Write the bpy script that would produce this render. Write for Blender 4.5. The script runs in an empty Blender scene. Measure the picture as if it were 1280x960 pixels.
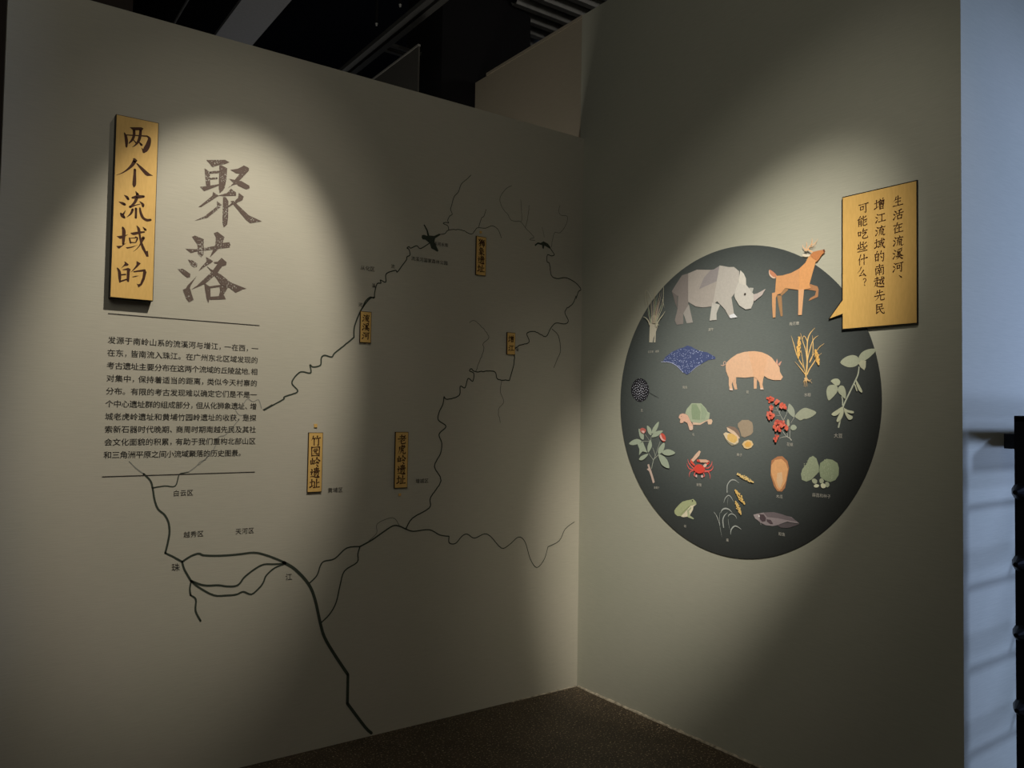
import bpy, math, random
from mathutils import Vector, Matrix
from mathutils.geometry import tessellate_polygon
random.seed(7)
S = bpy.context.scene
COL = S.collection

# ------------------------------------------------------------------ camera
F_PX, YAW, PITCH, ROLL = 997.1, 0.62051, 0.03687, 0.01598
CAM = Vector((-2.9123, -3.4116, 1.5))
_f = Vector((math.sin(YAW)*math.cos(PITCH), math.cos(YAW)*math.cos(PITCH), math.sin(PITCH)))
_r0 = Vector((math.cos(YAW), -math.sin(YAW), 0)); _u0 = _r0.cross(_f)
_r = _r0*math.cos(ROLL) + _u0*math.sin(ROLL); _u = -_r0*math.sin(ROLL) + _u0*math.cos(ROLL)
cd = bpy.data.cameras.new('camera'); cam = bpy.data.objects.new('camera', cd); COL.objects.link(cam)
cd.sensor_width = 36; cd.lens = F_PX/1280*36; cd.clip_start = .05
M = Matrix((_r, _u, -_f)).transposed().to_4x4(); M.translation = CAM; cam.matrix_world = M
S.camera = cam

# ------------------------------------------------------------------ world, exposure, lamps
w = bpy.data.worlds.new('world'); S.world = w; w.use_nodes = True
w.node_tree.nodes['Background'].inputs[0].default_value = (1.0, .97, .88, 1)
w.node_tree.nodes['Background'].inputs[1].default_value = .0
S.view_settings.view_transform = 'Standard'; S.view_settings.look = 'None'
S.view_settings.exposure = 0; S.view_settings.gamma = 1
S.cycles.use_denoising = True
S.cycles.max_bounces = 6; S.cycles.diffuse_bounces = 4

def lamp(name, typ, loc, target, power, color, **k):
    d = bpy.data.lights.new(name, typ); d.energy = power; d.color = color
    for a, b in k.items(): setattr(d, a, b)
    o = bpy.data.objects.new(name, d); COL.objects.link(o); o.location = loc
    o.rotation_euler = (Vector(target)-Vector(loc)).to_track_quat('-Z', 'Y').to_euler()
    return o
WARM = (1.0, .93, .80)
for nm, half, bl, pw in (('track_spot_title', .264, .62, 262), ('track_spot_title_halo', .43, 1.0, 30)):
    lamp(nm, 'SPOT', (-1.66, -1.58, 4.08), (-2.015, 0, 1.81), pw, WARM, spot_size=2*half, spot_blend=bl, shadow_soft_size=.03)
for nm, half, bl, pw in (('track_spot_panel', .182, .99, 1215), ('track_spot_panel_halo', .295, 1.0, 127)):
    lamp(nm, 'SPOT', (-1.934, -3.329, 4.78), (0, -.967, 1.519), pw, WARM, spot_size=2*half, spot_blend=bl, shadow_soft_size=.03)
DAY = (.45, .60, 1.0)
lamp('daylight_side_window', 'SPOT', (3.25, -4.4, 2.6), (.3, -2.05, 1.0), 395, DAY, spot_size=math.radians(75), spot_blend=.6, shadow_soft_size=.22)
lamp('daylight_side_glow', 'AREA', (3.2, -3.7, 1.0), (.4, -2.05, .7), 88, DAY, shape='SQUARE', size=.9)
lamp('hall_fill', 'AREA', (-3.5, -3.5, 4.6), (-1.0, -.4, 1.2), 20, (1.0, .965, .85), shape='SQUARE', size=2.5)
lamp('hall_fill_behind', 'AREA', (-1.0, .42, 1.3), (0, .45, 3.5), 7.5, (1.0, .93, .82), shape='SQUARE', size=.35)
lamp('hall_fill_far', 'AREA', (-.7, 2.9, 2.4), (-.4, 2.2, 4.5), 3.4, (.95, .97, 1.0), shape='SQUARE', size=.8)
lamp('hall_fill_deck', 'AREA', (1.0, -.8, 4.05), (.6, .7, 4.42), 3.2, (1.0, .96, .90), shape='SQUARE', size=.25)

# ------------------------------------------------------------------ maths: where a sight line meets a plane of the room
def pix(px, py, ax, val):
    d = _f + _r*((px-640)/F_PX) - _u*((py-480)/F_PX)
    t = (val-CAM[ax])/d[ax]
    return CAM + d*t
class Wall:
    """2-D frame of a wall: u runs to the viewer's right, v is height, n points into the room"""
    def __init__(s, side, off=0.0):
        s.side = side; s.off = off
    def uv(s, px, py):
        if s.side == 'L':
            p = pix(px, py, 1, -s.off); return (p.x, p.z)
        p = pix(px, py, 0, -s.off); return (-p.y, p.z)
    def xyz(s, u, v, h=0.0):
        return Vector((u, -s.off-h, v)) if s.side == 'L' else Vector((-s.off-h, -u, v))
LW, RW = Wall('L'), Wall('R')

# ------------------------------------------------------------------ materials
def lin(c): c /= 255; return c/12.92 if c <= .04045 else ((c+.055)/1.055)**2.4
MC = {}
def nodes(m): return m.node_tree.nodes, m.node_tree.links
def mat(name, rgb, rough=.7, metal=0, noise=.06, scale=60, bump=0.0, spec=.3):
    key = (name, rgb)
    if key in MC: return MC[key]
    m = bpy.data.materials.new(name); m.use_nodes = True; n, l = nodes(m)
    b = n['Principled BSDF']; b.inputs['Roughness'].default_value = rough; b.inputs['Metallic'].default_value = metal
    b.inputs['Specular IOR Level'].default_value = spec
    tc = n.new('ShaderNodeTexCoord'); ns = n.new('ShaderNodeTexNoise'); ns.inputs['Scale'].default_value = scale; ns.inputs['Detail'].default_value = 4
    l.new(tc.outputs['Object'], ns.inputs['Vector'])
    r = n.new('ShaderNodeValToRGB'); r.color_ramp.elements[0].position = .3; r.color_ramp.elements[1].position = .7
    r.color_ramp.elements[0].color = tuple(max(0, c*(1-noise)) for c in rgb)+(1,)
    r.color_ramp.elements[1].color = tuple(min(1, c*(1+noise)) for c in rgb)+(1,)
    l.new(ns.outputs['Fac'], r.inputs[0]); l.new(r.outputs[0], b.inputs['Base Color'])
    if bump:
        bp = n.new('ShaderNodeBump'); bp.inputs['Strength'].default_value = bump; bp.inputs['Distance'].default_value = .002
        l.new(ns.outputs['Fac'], bp.inputs['Height']); l.new(bp.outputs[0], b.inputs['Normal'])
    MC[key] = m; return m
def print_color(r, g, b, k=1.0):
    """ink colour seen as r,g,b under the warm lamp"""
    q = [lin(c)/(k*w_) for c, w_ in zip((r, g, b), WARM)]; t = min(1, .88/max(q)); return tuple(round(c*t, 4) for c in q)
def ink(r, g, b, k=.85): return mat('printed_ink', print_color(r, g, b, k), .75, 0, .05, 120)

WALLC = (.505, .475, .395)
def wall_paint(name, base=WALLC):
    m = bpy.data.materials.new(name); m.use_nodes = True; n, l = nodes(m); b = n['Principled BSDF']
    b.inputs['Roughness'].default_value = .75; b.inputs['Specular IOR Level'].default_value = .25
    tc = n.new('ShaderNodeTexCoord'); mp = n.new('ShaderNodeMapping'); mp.inputs['Scale'].default_value = (14, 14, 260)
    l.new(tc.outputs['Object'], mp.inputs[0])
    ns = n.new('ShaderNodeTexNoise'); ns.inputs['Scale'].default_value = 1.0; ns.inputs['Detail'].default_value = 5
    l.new(mp.outputs[0], ns.inputs['Vector'])
    big = n.new('ShaderNodeTexNoise'); big.inputs['Scale'].default_value = 2.2; big.inputs['Detail'].default_value = 3
    l.new(tc.outputs['Object'], big.inputs['Vector'])
    r = n.new('ShaderNodeValToRGB'); e = r.color_ramp.elements
    e[0].position = .3; e[1].position = .7
    e[0].color = tuple(c*.95 for c in base)+(1,); e[1].color = tuple(c*1.03 for c in base)+(1,)
    l.new(ns.outputs['Fac'], r.inputs[0])
    mx = n.new('ShaderNodeMixRGB'); mx.blend_type = 'MULTIPLY'; mx.inputs[0].default_value = 1
    r2 = n.new('ShaderNodeValToRGB'); r2.color_ramp.elements[0].position = .3; r2.color_ramp.elements[1].position = .7
    r2.color_ramp.elements[0].color = (.96, .97, .95, 1); r2.color_ramp.elements[1].color = (1, .99, .99, 1)
    l.new(big.outputs['Fac'], r2.inputs[0]); l.new(r.outputs[0], mx.inputs[1]); l.new(r2.outputs[0], mx.inputs[2])
    l.new(mx.outputs[0], b.inputs['Base Color'])
    bp = n.new('ShaderNodeBump'); bp.inputs['Strength'].default_value = .25; bp.inputs['Distance'].default_value = .0012
    l.new(ns.outputs['Fac'], bp.inputs['Height']); l.new(bp.outputs[0], b.inputs['Normal'])
    return m
M_WALL = wall_paint('greige_wall_paint')
M_WALLR = wall_paint('grey_green_wall_paint', (.475, .475, .395))
def fleck_ink(name, rgb, base, amount=.56, scale=150):
    m = bpy.data.materials.new(name); m.use_nodes = True; n, l = nodes(m); b = n['Principled BSDF']
    b.inputs['Roughness'].default_value = .8; b.inputs['Specular IOR Level'].default_value = .2
    tc = n.new('ShaderNodeTexCoord'); ns = n.new('ShaderNodeTexNoise'); ns.inputs['Scale'].default_value = scale; ns.inputs['Detail'].default_value = 3
    big = n.new('ShaderNodeTexNoise'); big.inputs['Scale'].default_value = 9; big.inputs['Detail'].default_value = 1
    ad = n.new('ShaderNodeMath'); ad.operation = 'MULTIPLY_ADD'; ad.inputs[1].default_value = .55; ad.inputs[2].default_value = -.27
    ad2 = n.new('ShaderNodeMath'); ad2.operation = 'ADD'
    l.new(tc.outputs['Object'], ns.inputs['Vector']); l.new(tc.outputs['Object'], big.inputs['Vector'])
    l.new(big.outputs['Fac'], ad.inputs[0]); l.new(ad.outputs[0], ad2.inputs[0]); l.new(ns.outputs['Fac'], ad2.inputs[1])
    r = n.new('ShaderNodeValToRGB'); e = r.color_ramp.elements
    e[0].position = amount; e[0].color = rgb+(1,); e[1].position = amount+.05; e[1].color = base+(1,)
    l.new(ad2.outputs[0], r.inputs[0]); l.new(r.outputs[0], b.inputs['Base Color'])
    return m
M_INK = fleck_ink('worn_brown_print', (.128, .094, .078), (.42, .40, .35), .615, 170)
M_INK2 = mat('dark_brown_print', (.055, .017, .006), .7, 0, .15, 200)
M_TEXT = mat('dark_text_print', (.036, .032, .027), .8)
M_RIVER = mat('dark_green_river_print', (.042, .052, .038), .8, 0, .1)
M_RIVERF = mat('faint_river_print', (.27, .27, .24), .8)
M_RIVERM = mat('thin_river_print', (.15, .15, .125), .8)
def gold_mat(k=1.0):
    m = bpy.data.materials.new('gold_board'); m.use_nodes = True; n, l = nodes(m); b = n['Principled BSDF']
    b.inputs['Roughness'].default_value = .55; b.inputs['Specular IOR Level'].default_value = .3
    tc = n.new('ShaderNodeTexCoord'); mp = n.new('ShaderNodeMapping'); mp.inputs['Scale'].default_value = (90, 90, 20)
    ns = n.new('ShaderNodeTexNoise'); ns.inputs['Scale'].default_value = 1.5; ns.inputs['Detail'].default_value = 4
    l.new(tc.outputs['Object'], mp.inputs[0]); l.new(mp.outputs[0], ns.inputs['Vector'])
    r = n.new('ShaderNodeValToRGB'); e = r.color_ramp.elements; e[0].position = .25; e[1].position = .75
    e[0].color = (.66*k, .41*k, .125*k, 1); e[1].color = (.74*k, .47*k, .15*k, 1)
    l.new(ns.outputs['Fac'], r.inputs[0]); l.new(r.outputs[0], b.inputs['Base Color']); return m
M_GOLD = gold_mat(1.03)
M_EDGE = mat('dark_board_edge', (.012, .010, .008), .6)
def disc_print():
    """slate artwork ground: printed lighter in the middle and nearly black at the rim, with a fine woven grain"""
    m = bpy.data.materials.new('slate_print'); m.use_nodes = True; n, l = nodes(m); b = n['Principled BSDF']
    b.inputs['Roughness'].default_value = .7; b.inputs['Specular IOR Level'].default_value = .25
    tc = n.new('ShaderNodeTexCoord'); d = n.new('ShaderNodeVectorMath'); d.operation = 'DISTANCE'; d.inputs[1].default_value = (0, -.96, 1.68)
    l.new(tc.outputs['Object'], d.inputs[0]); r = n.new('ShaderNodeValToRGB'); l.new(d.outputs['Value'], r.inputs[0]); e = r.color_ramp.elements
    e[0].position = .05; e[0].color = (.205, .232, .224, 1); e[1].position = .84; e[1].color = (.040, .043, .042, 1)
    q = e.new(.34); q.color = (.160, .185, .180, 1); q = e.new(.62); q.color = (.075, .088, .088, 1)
    mp = n.new('ShaderNodeMapping'); mp.inputs['Scale'].default_value = (60, 60, 420); l.new(tc.outputs['Object'], mp.inputs[0])
    ns = n.new('ShaderNodeTexNoise'); ns.inputs['Scale'].default_value = 1; ns.inputs['Detail'].default_value = 4; l.new(mp.outputs[0], ns.inputs['Vector'])
    r2 = n.new('ShaderNodeValToRGB'); r2.color_ramp.elements[0].position = .3; r2.color_ramp.elements[1].position = .7; r2.color_ramp.elements[0].color = (.84, .84, .84, 1)
    l.new(ns.outputs['Fac'], r2.inputs[0]); mx = n.new('ShaderNodeMixRGB'); mx.blend_type = 'MULTIPLY'; mx.inputs[0].default_value = 1
    l.new(r.outputs[0], mx.inputs[1]); l.new(r2.outputs[0], mx.inputs[2]); l.new(mx.outputs[0], b.inputs['Base Color']); return m
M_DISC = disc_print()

# ------------------------------------------------------------------ object helpers
def tag(o, label=None, cat=None, group=None, kind=None):
    if label: o['label'] = label
    if cat: o['category'] = cat
    if group: o['group'] = group
    if kind: o['kind'] = kind
    return o
def link(name, verts, faces, m, parent=None, origin=(0, 0, 0), smooth=False):
    me = bpy.data.meshes.new(name); og = Vector(origin)
    me.from_pydata([tuple(Vector(v)-og) for v in verts], [], faces); me.materials.append(m)
    if smooth: me.polygons.foreach_set('use_smooth', [True]*len(me.polygons))
    me.update()
    o = bpy.data.objects.new(name, me); COL.objects.link(o)
    if parent: o.parent = parent
    o.location = og - (parent_loc(parent) if parent else Vector())
    return o
def parent_loc(p):
    v = Vector(p.location)
    while p.parent: p = p.parent; v = v + p.location
    return v
def empty(name, loc, label, cat, group=None):
    o = bpy.data.objects.new(name, None); COL.objects.link(o); o.location = loc; o.empty_display_size = .05
    return tag(o, label, cat, group)
class MB:
    def __init__(s): s.v = []; s.f = []
    def box(s, a, b):
        i = len(s.v); (x0, y0, z0), (x1, y1, z1) = a, b
        s.v += [(x0,y0,z0),(x1,y0,z0),(x1,y1,z0),(x0,y1,z0),(x0,y0,z1),(x1,y0,z1),(x1,y1,z1),(x0,y1,z1)]
        s.f += [tuple(i+k for k in q) for q in ((0,3,2,1),(4,5,6,7),(0,1,5,4),(1,2,6,5),(2,3,7,6),(3,0,4,7))]; return s
    def prism(s, pts, d):
        """pts: planar list of Vectors, extruded by vector d"""
        i = len(s.v); n = len(pts); d = Vector(d)
        s.v += [tuple(p) for p in pts] + [tuple(Vector(p)+d) for p in pts]
        for t in tessellate_polygon([pts]):
            s.f += [tuple(i+k for k in t), tuple(i+n+k for k in reversed(t))]
        s.f += [(i+k, i+(k+1) % n, i+n+(k+1) % n, i+n+k) for k in range(n)]; return s
    def cyl(s, a, b, r, n=12, r2=None):
        a, b = Vector(a), Vector(b); d = (b-a).normalized(); e = d.orthogonal().normalized(); g = d.cross(e); i = len(s.v); r2 = r if r2 is None else r2
        for c, q in ((a, r), (b, r2)):
            s.v += [tuple(c+(e*math.cos(2*math.pi*k/n)+g*math.sin(2*math.pi*k/n))*q) for k in range(n)]
        s.f += [(i+k, i+(k+1) % n, i+n+(k+1) % n, i+n+k) for k in range(n)] + [tuple(range(i+n-1, i-1, -1)), tuple(range(i+n, i+2*n))]; return s
    def build(s, name, m, parent=None, origin=None, smooth=False):
        return link(name, s.v, s.f, m, parent, origin if origin is not None else (parent_loc(parent) if parent else (0,0,0)), smooth)

# flat print shapes in a wall's (u, v) frame
def catmull(pts, n=4):
    if len(pts) < 3: return pts
    out = []
    for i in range(len(pts)-1):
        p0 = pts[max(i-1, 0)]; p1 = pts[i]; p2 = pts[i+1]; p3 = pts[min(i+2, len(pts)-1)]
        for k in range(n):
            t = k/n
            out.append(tuple(.5*((2*b)+(-a+c)*t+(2*a-5*b+4*c-d)*t*t+(-a+3*b-3*c+d)*t**3) for a, b, c, d in zip(p0, p1, p2, p3)))
    out.append(pts[-1]); return out
class Print:
    """collects flat shapes as 2-D polygons and lays them on a wall at height h"""
    def __init__(s): s.v = []; s.f = []; s.k = []; s.n = 0
    def lift(s):
        s.k += [(s.n % 24)*8e-6]*(len(s.v)-len(s.k)); s.n += 1
    def poly(s, pts, holes=()):
        loops = [[Vector((x, y, 0)) for x, y in L] for L in [pts]+list(holes)]
        i = len(s.v)
        for L in loops: s.v += [(p.x, p.y) for p in L]
        s.f += [tuple(i+k for k in t) for t in tessellate_polygon(loops)]; s.lift(); return s
    def ribbon(s, pts, smooth=True, cap=True):
        """pts: (x, y, width)"""
        q = catmull(pts, 4) if smooth else pts
        c = [q[0]]
        for p in q[1:]:
            if math.hypot(p[0]-c[-1][0], p[1]-c[-1][1]) > 1e-6: c.append(p)
        if len(c) < 2: return s
        L, R = [], []
        for k, p in enumerate(c):
            a = c[max(k-1, 0)]; b = c[min(k+1, len(c)-1)]
            dx, dy = b[0]-a[0], b[1]-a[1]; d = math.hypot(dx, dy) or 1
            nx, ny = -dy/d*abs(p[2])/2, dx/d*abs(p[2])/2
            L.append((p[0]+nx, p[1]+ny)); R.append((p[0]-nx, p[1]-ny))
        i = len(s.v); n = len(c); s.v += L+R
        s.f += [(i+k, i+k+1, i+n+k+1, i+n+k) for k in range(n-1)]
        if cap:
            for e in (0, -1):
                x, y, w_ = c[e]; w_ = abs(w_)
                if w_ < 1e-5: continue
                j = len(s.v); s.v += [(x+math.cos(a*math.pi/3)*w_*.5, y+math.sin(a*math.pi/3)*w_*.5) for a in range(6)]; s.f.append(tuple(range(j, j+6)))
        s.lift(); return s
    def dot(s, x, y, rx, ry=None, n=8, a0=0):
        ry = ry or rx; j = len(s.v)
        s.v += [(x+math.cos(2*math.pi*a/n+a0)*rx, y+math.sin(2*math.pi*a/n+a0)*ry) for a in range(n)]; s.f.append(tuple(range(j, j+n))); s.lift(); return s
    def build(s, name, wall, h, m, parent):
        s.lift()
        return link(name, [wall.xyz(u, v, h+k) for (u, v), k in zip(s.v, s.k)], s.f, m, parent, parent_loc(parent))

# ------------------------------------------------------------------ glyphs
GC = {}
def glyph(ch, wx=0.0, wy=0.0):
    key = (ch, wx, wy)
    if key in GC: return GC[key]
    c = bpy.data.curves.new('g', 'FONT'); c.body = ch; o = bpy.data.objects.new('g', c); COL.objects.link(o)
    dg = bpy.context.evaluated_depsgraph_get(); oe = o.evaluated_get(dg); cu = oe.to_curve(dg)
    loops = []
    for sp in cu.splines:
        bp = sp.bezier_points; n = len(bp); L = []
        for i in range(n):
            a, b = bp[i], bp[(i+1) % n]
            p0, p1, p2, p3 = [Vector((q.x, q.y)) for q in (a.co, a.handle_right, b.handle_left, b.co)]
            st = abs((p1-p0).cross(p3-p0))+abs((p2-p0).cross(p3-p0)) < 1e-5
            for k in range(1 if st else 3):
                t = k/3; L.append(p0*(1-t)**3+p1*3*t*(1-t)**2+p2*3*t*t*(1-t)+p3*t**3)
        C = []
        for p in L:
            if not C or (p-C[-1]).length > 1e-4: C.append(p)
        if (C[0]-C[-1]).length < 1e-4: C.pop()
        if len(C) < 3: continue
        if wx or wy:
            N = len(C); D = []
            for i in range(N):
                t = (C[(i+1) % N]-C[i]).normalized(); s_ = (C[i]-C[i-1]).normalized()
                n1 = Vector((t.y, -t.x)); n2 = Vector((s_.y, -s_.x)); nn = n1+n2
                nx = max(-1, min(1, nn.x)) if abs(nn.x) > .3 else 0; ny = max(-1, min(1, nn.y)) if abs(nn.y) > .3 else 0
                D.append(C[i]+Vector((nx*wx, ny*wy)))
            C = D
        loops.append(C)
    oe.to_curve_clear(); bpy.data.objects.remove(o); bpy.data.curves.remove(c)
    c = bpy.data.curves.new('g', 'CURVE'); c.dimensions = '2D'; c.fill_mode = 'BOTH'
    for C in loops:
        sp = c.splines.new('POLY'); sp.points.add(len(C)-1); sp.use_cyclic_u = True
        for q, p in zip(sp.points, C): q.co = (p.x, p.y, 0, 1)
    o = bpy.data.objects.new('g', c); COL.objects.link(o); dg = bpy.context.evaluated_depsgraph_get(); oe = o.evaluated_get(dg); me = oe.to_mesh()
    flat = [(q.co.x, q.co.y) for q in me.vertices]; tris = [tuple(p.vertices) for p in me.polygons]
    oe.to_mesh_clear(); bpy.data.objects.remove(o); bpy.data.curves.remove(c)
    GC[key] = (flat, [tuple(t) for t in tris]); return GC[key]
def put_glyph(P, ch, cu_, cv, size, wx=0, wy=0, shear=0):
    """glyph centred at (cu_, cv) in an em box of the given size"""
    fl, tr = glyph(ch, wx, wy); i = len(P.v)
    P.v += [(cu_+(x-.5)*size, cv+(y-.38+(x-.5)*shear)*size) for x, y in fl]; P.f += [tuple(i+k for k in t) for t in tr]

# ------------------------------------------------------------------ the room
def struct(o): o['kind'] = 'structure'; return o
XL, YR, HL, HR, YB = -2.765, -2.055, 3.064, 3.785, 1.163
struct(MB().box((XL, 0, 0), (0, .06, HL)).build('wall_left', M_WALL))
struct(MB().box((0, YR, 0), (1.6, .03, HR)).build('wall_right', M_WALLR))
M_PANEL = wall_paint('raw_partition_board', (.40, .35, .27))
struct(MB().box((.006, .03, 0), (.13, YB, HR-.012)).build('wall_back', M_PANEL))
# the strip that runs on top of the rear partition, stopping short of its end
struct(MB().box((.0, .03, HR-.012), (.06, 1.02, HR+.006)).build('trim_1', M_PANEL))
# floor: dark speckled screed
mf = bpy.data.materials.new('dark_speckled_floor'); mf.use_nodes = True; n, l = nodes(mf); b = n['Principled BSDF']
b.inputs['Roughness'].default_value = .55; b.inputs['Specular IOR Level'].default_value = .3
tc = n.new('ShaderNodeTexCoord'); a = n.new('ShaderNodeTexNoise'); a.inputs['Scale'].default_value = 6; a.inputs['Detail'].default_value = 8; a.inputs['Roughness'].default_value = .7
v = n.new('ShaderNodeTexNoise'); v.inputs['Scale'].default_value = 110; v.inputs['Detail'].default_value = 2
l.new(tc.outputs['Object'], a.inputs['Vector']); l.new(tc.outputs['Object'], v.inputs['Vector'])
r = n.new('ShaderNodeValToRGB'); e = r.color_ramp.elements; e[0].position = .3; e[0].color = (.030, .022, .014, 1); e[1].position = .75; e[1].color = (.075, .053, .033, 1)
l.new(a.outputs['Fac'], r.inputs[0])
r2 = n.new('ShaderNodeValToRGB'); e = r2.color_ramp.elements; e[0].position = .60; e[0].color = (0, 0, 0, 1); e[1].position = .68; e[1].color = (1, 1, 1, 1)
l.new(v.outputs['Fac'], r2.inputs[0])
mx = n.new('ShaderNodeMixRGB'); l.new(r2.outputs[0], mx.inputs[0]); l.new(r.outputs[0], mx.inputs[1]); mx.inputs[2].default_value = (.40, .31, .20, 1)
l.new(mx.outputs[0], b.inputs['Base Color'])
bp = n.new('ShaderNodeBump'); bp.inputs['Strength'].default_value = .5; bp.inputs['Distance'].default_value = .003; l.new(v.outputs['Fac'], bp.inputs['Height']); l.new(bp.outputs[0], b.inputs['Normal'])
struct(MB().box((-7, -7, -.1), (4, 7, 0)).build('floor', mf))
# uneven bead of pale sealant along the foot of the walls
def bead(name, a, b, nrm, w0, n):
    a, b, nrm = Vector(a), Vector(b), Vector(nrm); V = []; Fc = []; rr = random.Random(3)
    for k in range(n+1):
        p = a.lerp(b, k/n); w_ = w0*(.75+.6*rr.random()); h_ = w0*(.5+.5*rr.random())
        V += [tuple(p), tuple(p+nrm*w_), tuple(p+nrm*w_*.6+Vector((0, 0, h_*.8))), tuple(p+Vector((0, 0, h_*1.2)))]
    for k in range(n):
        i = 4*k
        Fc += [(i+j, i+4+j, i+4+(j+1) % 4, i+(j+1) % 4) for j in range(4)]
    Fc += [(0, 1, 2, 3), (4*n+3, 4*n+2, 4*n+1, 4*n)]
    return struct(link(name, V, Fc, mat('pale_sealant', (.34, .30, .23), .8, 0, .45, 40)))
bead('baseboard_right', (-.0005, -.012, 0), (-.0005, YR, 0), (-1, 0, 0), .0085, 110)
bead('baseboard_left', (-.45, -.0005, 0), (-.012, -.0005, 0), (0, -1, 0), .005, 40)
# dark hall beyond
M_BLACK = mat('matt_black', (.006, .005, .006), .9)
M_DARK = mat('dark_hall_wall', (.035, .026, .022), .9)
struct(MB().box((-7, -7, 5.6), (4, 7, 5.7)).build('ceiling', M_BLACK))
struct(MB().box((-7, 6.9, 0), (4, 7, 5.6)).build('wall_far', M_BLACK))
struct(MB().box((-6.5, .9, 0), (-2.2, 1.0, 4.2)).build('wall_far_left', M_DARK))


# corrugated deck above the rear partition
V = []; Fc = []; per = .15; yA, yZ, x0, x1 = -.35, 1.6, .30, 3.2; ks = int((yZ-yA)/per)
prof = []
for k in range(ks):
    y = yA+k*per; prof += [(y, 0), (y+.03, .05), (y+.075, .05), (y+.105, 0)]
for y, z in prof: V += [(x0, y, 4.40+z), (x1, y, 4.40+z)]
for y, z in prof: V += [(x0, y, 4.403+z), (x1, y, 4.403+z)]
m_ = len(prof)
for k in range(m_-1):
    Fc += [(2*k, 2*k+1, 2*k+3, 2*k+2), (2*m_+2*k, 2*m_+2*k+2, 2*m_+2*k+3, 2*m_+2*k+1)]
tag(link('roof_deck', V, Fc, mat('galvanised_deck', (.30, .29, .27), .5, .3, .15, 12)), 'ribbed grey metal deck seen above the rear partition, top centre', 'roof deck')
# grey duct running away over the left wall
tag(MB().box((-1.39, .6, 4.2), (-1.125, 5.5, 4.225)).build('flat_duct', mat('grey_duct', (.26, .26, .265), .6)), 'flat grey duct running back under the dark ceiling, left of the other ceiling beams', 'duct')
V = []; Fc = []
for k in range(4):
    y = 1.62+k*.15
    for yy, zz in ((y, 0), (y+.03, .05), (y+.075, .05), (y+.105, 0)): V += [(0.0, yy, 4.40+zz), (.24, yy, 4.40+zz)]
for k in range(15): Fc.append((2*k, 2*k+1, 2*k+3, 2*k+2))
tag(link('roof_deck', V, Fc, mat('galvanised_deck', (.30, .29, .27), .5, .3, .15, 12)), 'small ribbed patch of metal deck between the thin rails and the black shaft', 'roof deck')
pts = [Vector(p) for p in ((-.26, 1.17, 2.6), (.477, 1.17, 2.6), (.477, 1.17, 4.376), (.414, 1.17, 4.416), (.308, 1.17, 4.453), (.308, 1.17, 5.5), (-.26, 1.17, 5.5))]
tag(MB().prism(pts, (0, .5, 0)).build('ventilation_shaft', M_BLACK), 'large matt black boxed shaft rising behind the rear partition', 'shaft')
# thin ceiling rails with a cross piece
M_RAIL = mat('dull_rail_metal', (.075, .075, .07), .6)
t = empty('ceiling_rail', (-.55, 1.4, 4.0), 'pair of thin dark rails with a short cross piece, left of the black shaft', 'rail')
MB().box((-.60, .2, 4.0), (-.56, 4.5, 4.03)).build('rail', M_RAIL, t)
MB().box((-.535, .2, 4.0), (-.49, 4.5, 4.03)).build('rail', M_RAIL, t)
MB().box((-.49, 1.455, 4.0), (.2, 1.485, 4.02)).build('cross_piece', M_RAIL, t)
MB().box((-.49, 1.535, 4.0), (.2, 1.57, 4.02)).build('cross_piece', M_RAIL, t)
M_SLIM = mat('black_conduit', (.06, .06, .058), .6)
tag(MB().cyl((-2.1, .6, 4.0), (-2.1, 5, 4.0), .006, 8).build('conduit', M_SLIM), 'hair thin dark conduit above the upper left corner of the wall', 'conduit')
tag(MB().cyl((-1.78, .6, 4.0), (-1.74, 5, 4.0), .009, 8).build('conduit', M_SLIM), 'dark conduit just left of the flat grey duct', 'conduit')
for k, (x, y, lb) in enumerate(((-.70, 1.26, 'tiny pale sprinkler head under the black ceiling, lower one'), (-.69, .95, 'tiny pale sprinkler head at the top edge of the black ceiling'))):
    t = empty('sprinkler', (x, y, 4.0), lb, 'sprinkler')
    MB().cyl((x, y, 4.0), (x, y, 4.014), .006, 10, .010).build('head', mat('pale_chrome', (.4, .4, .39), .5, .3), t)
    MB().cyl((x, y, 4.014), (x, y, 5.6), .008, 8).build('pipe', M_BLACK, t)
# lower partition seen over the left wall, with its dark frame and a brown cylinder
t = empty('rear_partition', (-.6, .87, 0), 'dim grey partition panel just above the left wall, below the thin rails', 'partition')
MB().box((-.6, .87, 0), (-.59, 2.6, 3.75)).build('panel', mat('grey_board', (.09, .085, .075), .8), t)
MB().box((-.604, .87, 3.75), (-.586, 2.6, 3.762)).build('top_edge', mat('pale_board_edge', (.3, .29, .26), .8), t)
t = empty('door_frame', (.2, 2.2, 0), 'dark brown upright frame members between the rear partition and the black shaft', 'frame')
for x in (.125, .20): MB().box((x, 2.2, 0), (x+.03, 2.24, 4.42)).build('upright', mat('dark_brown_frame', (.045, .034, .026), .7), t)
MB().box((.12, 2.2, 4.42), (.36, 2.24, 4.47)).build('head_rail', mat('dark_brown_frame', (.045, .034, .026), .7), t)
tag(MB().cyl((.262, 2.1, 4.23), (.262, 2.1, 4.39), .021, 14).build('pendant_tube', mat('brown_tube', (.34, .19, .13), .6)), 'short brown tube hanging in the gap beside the black shaft', 'tube')

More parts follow.
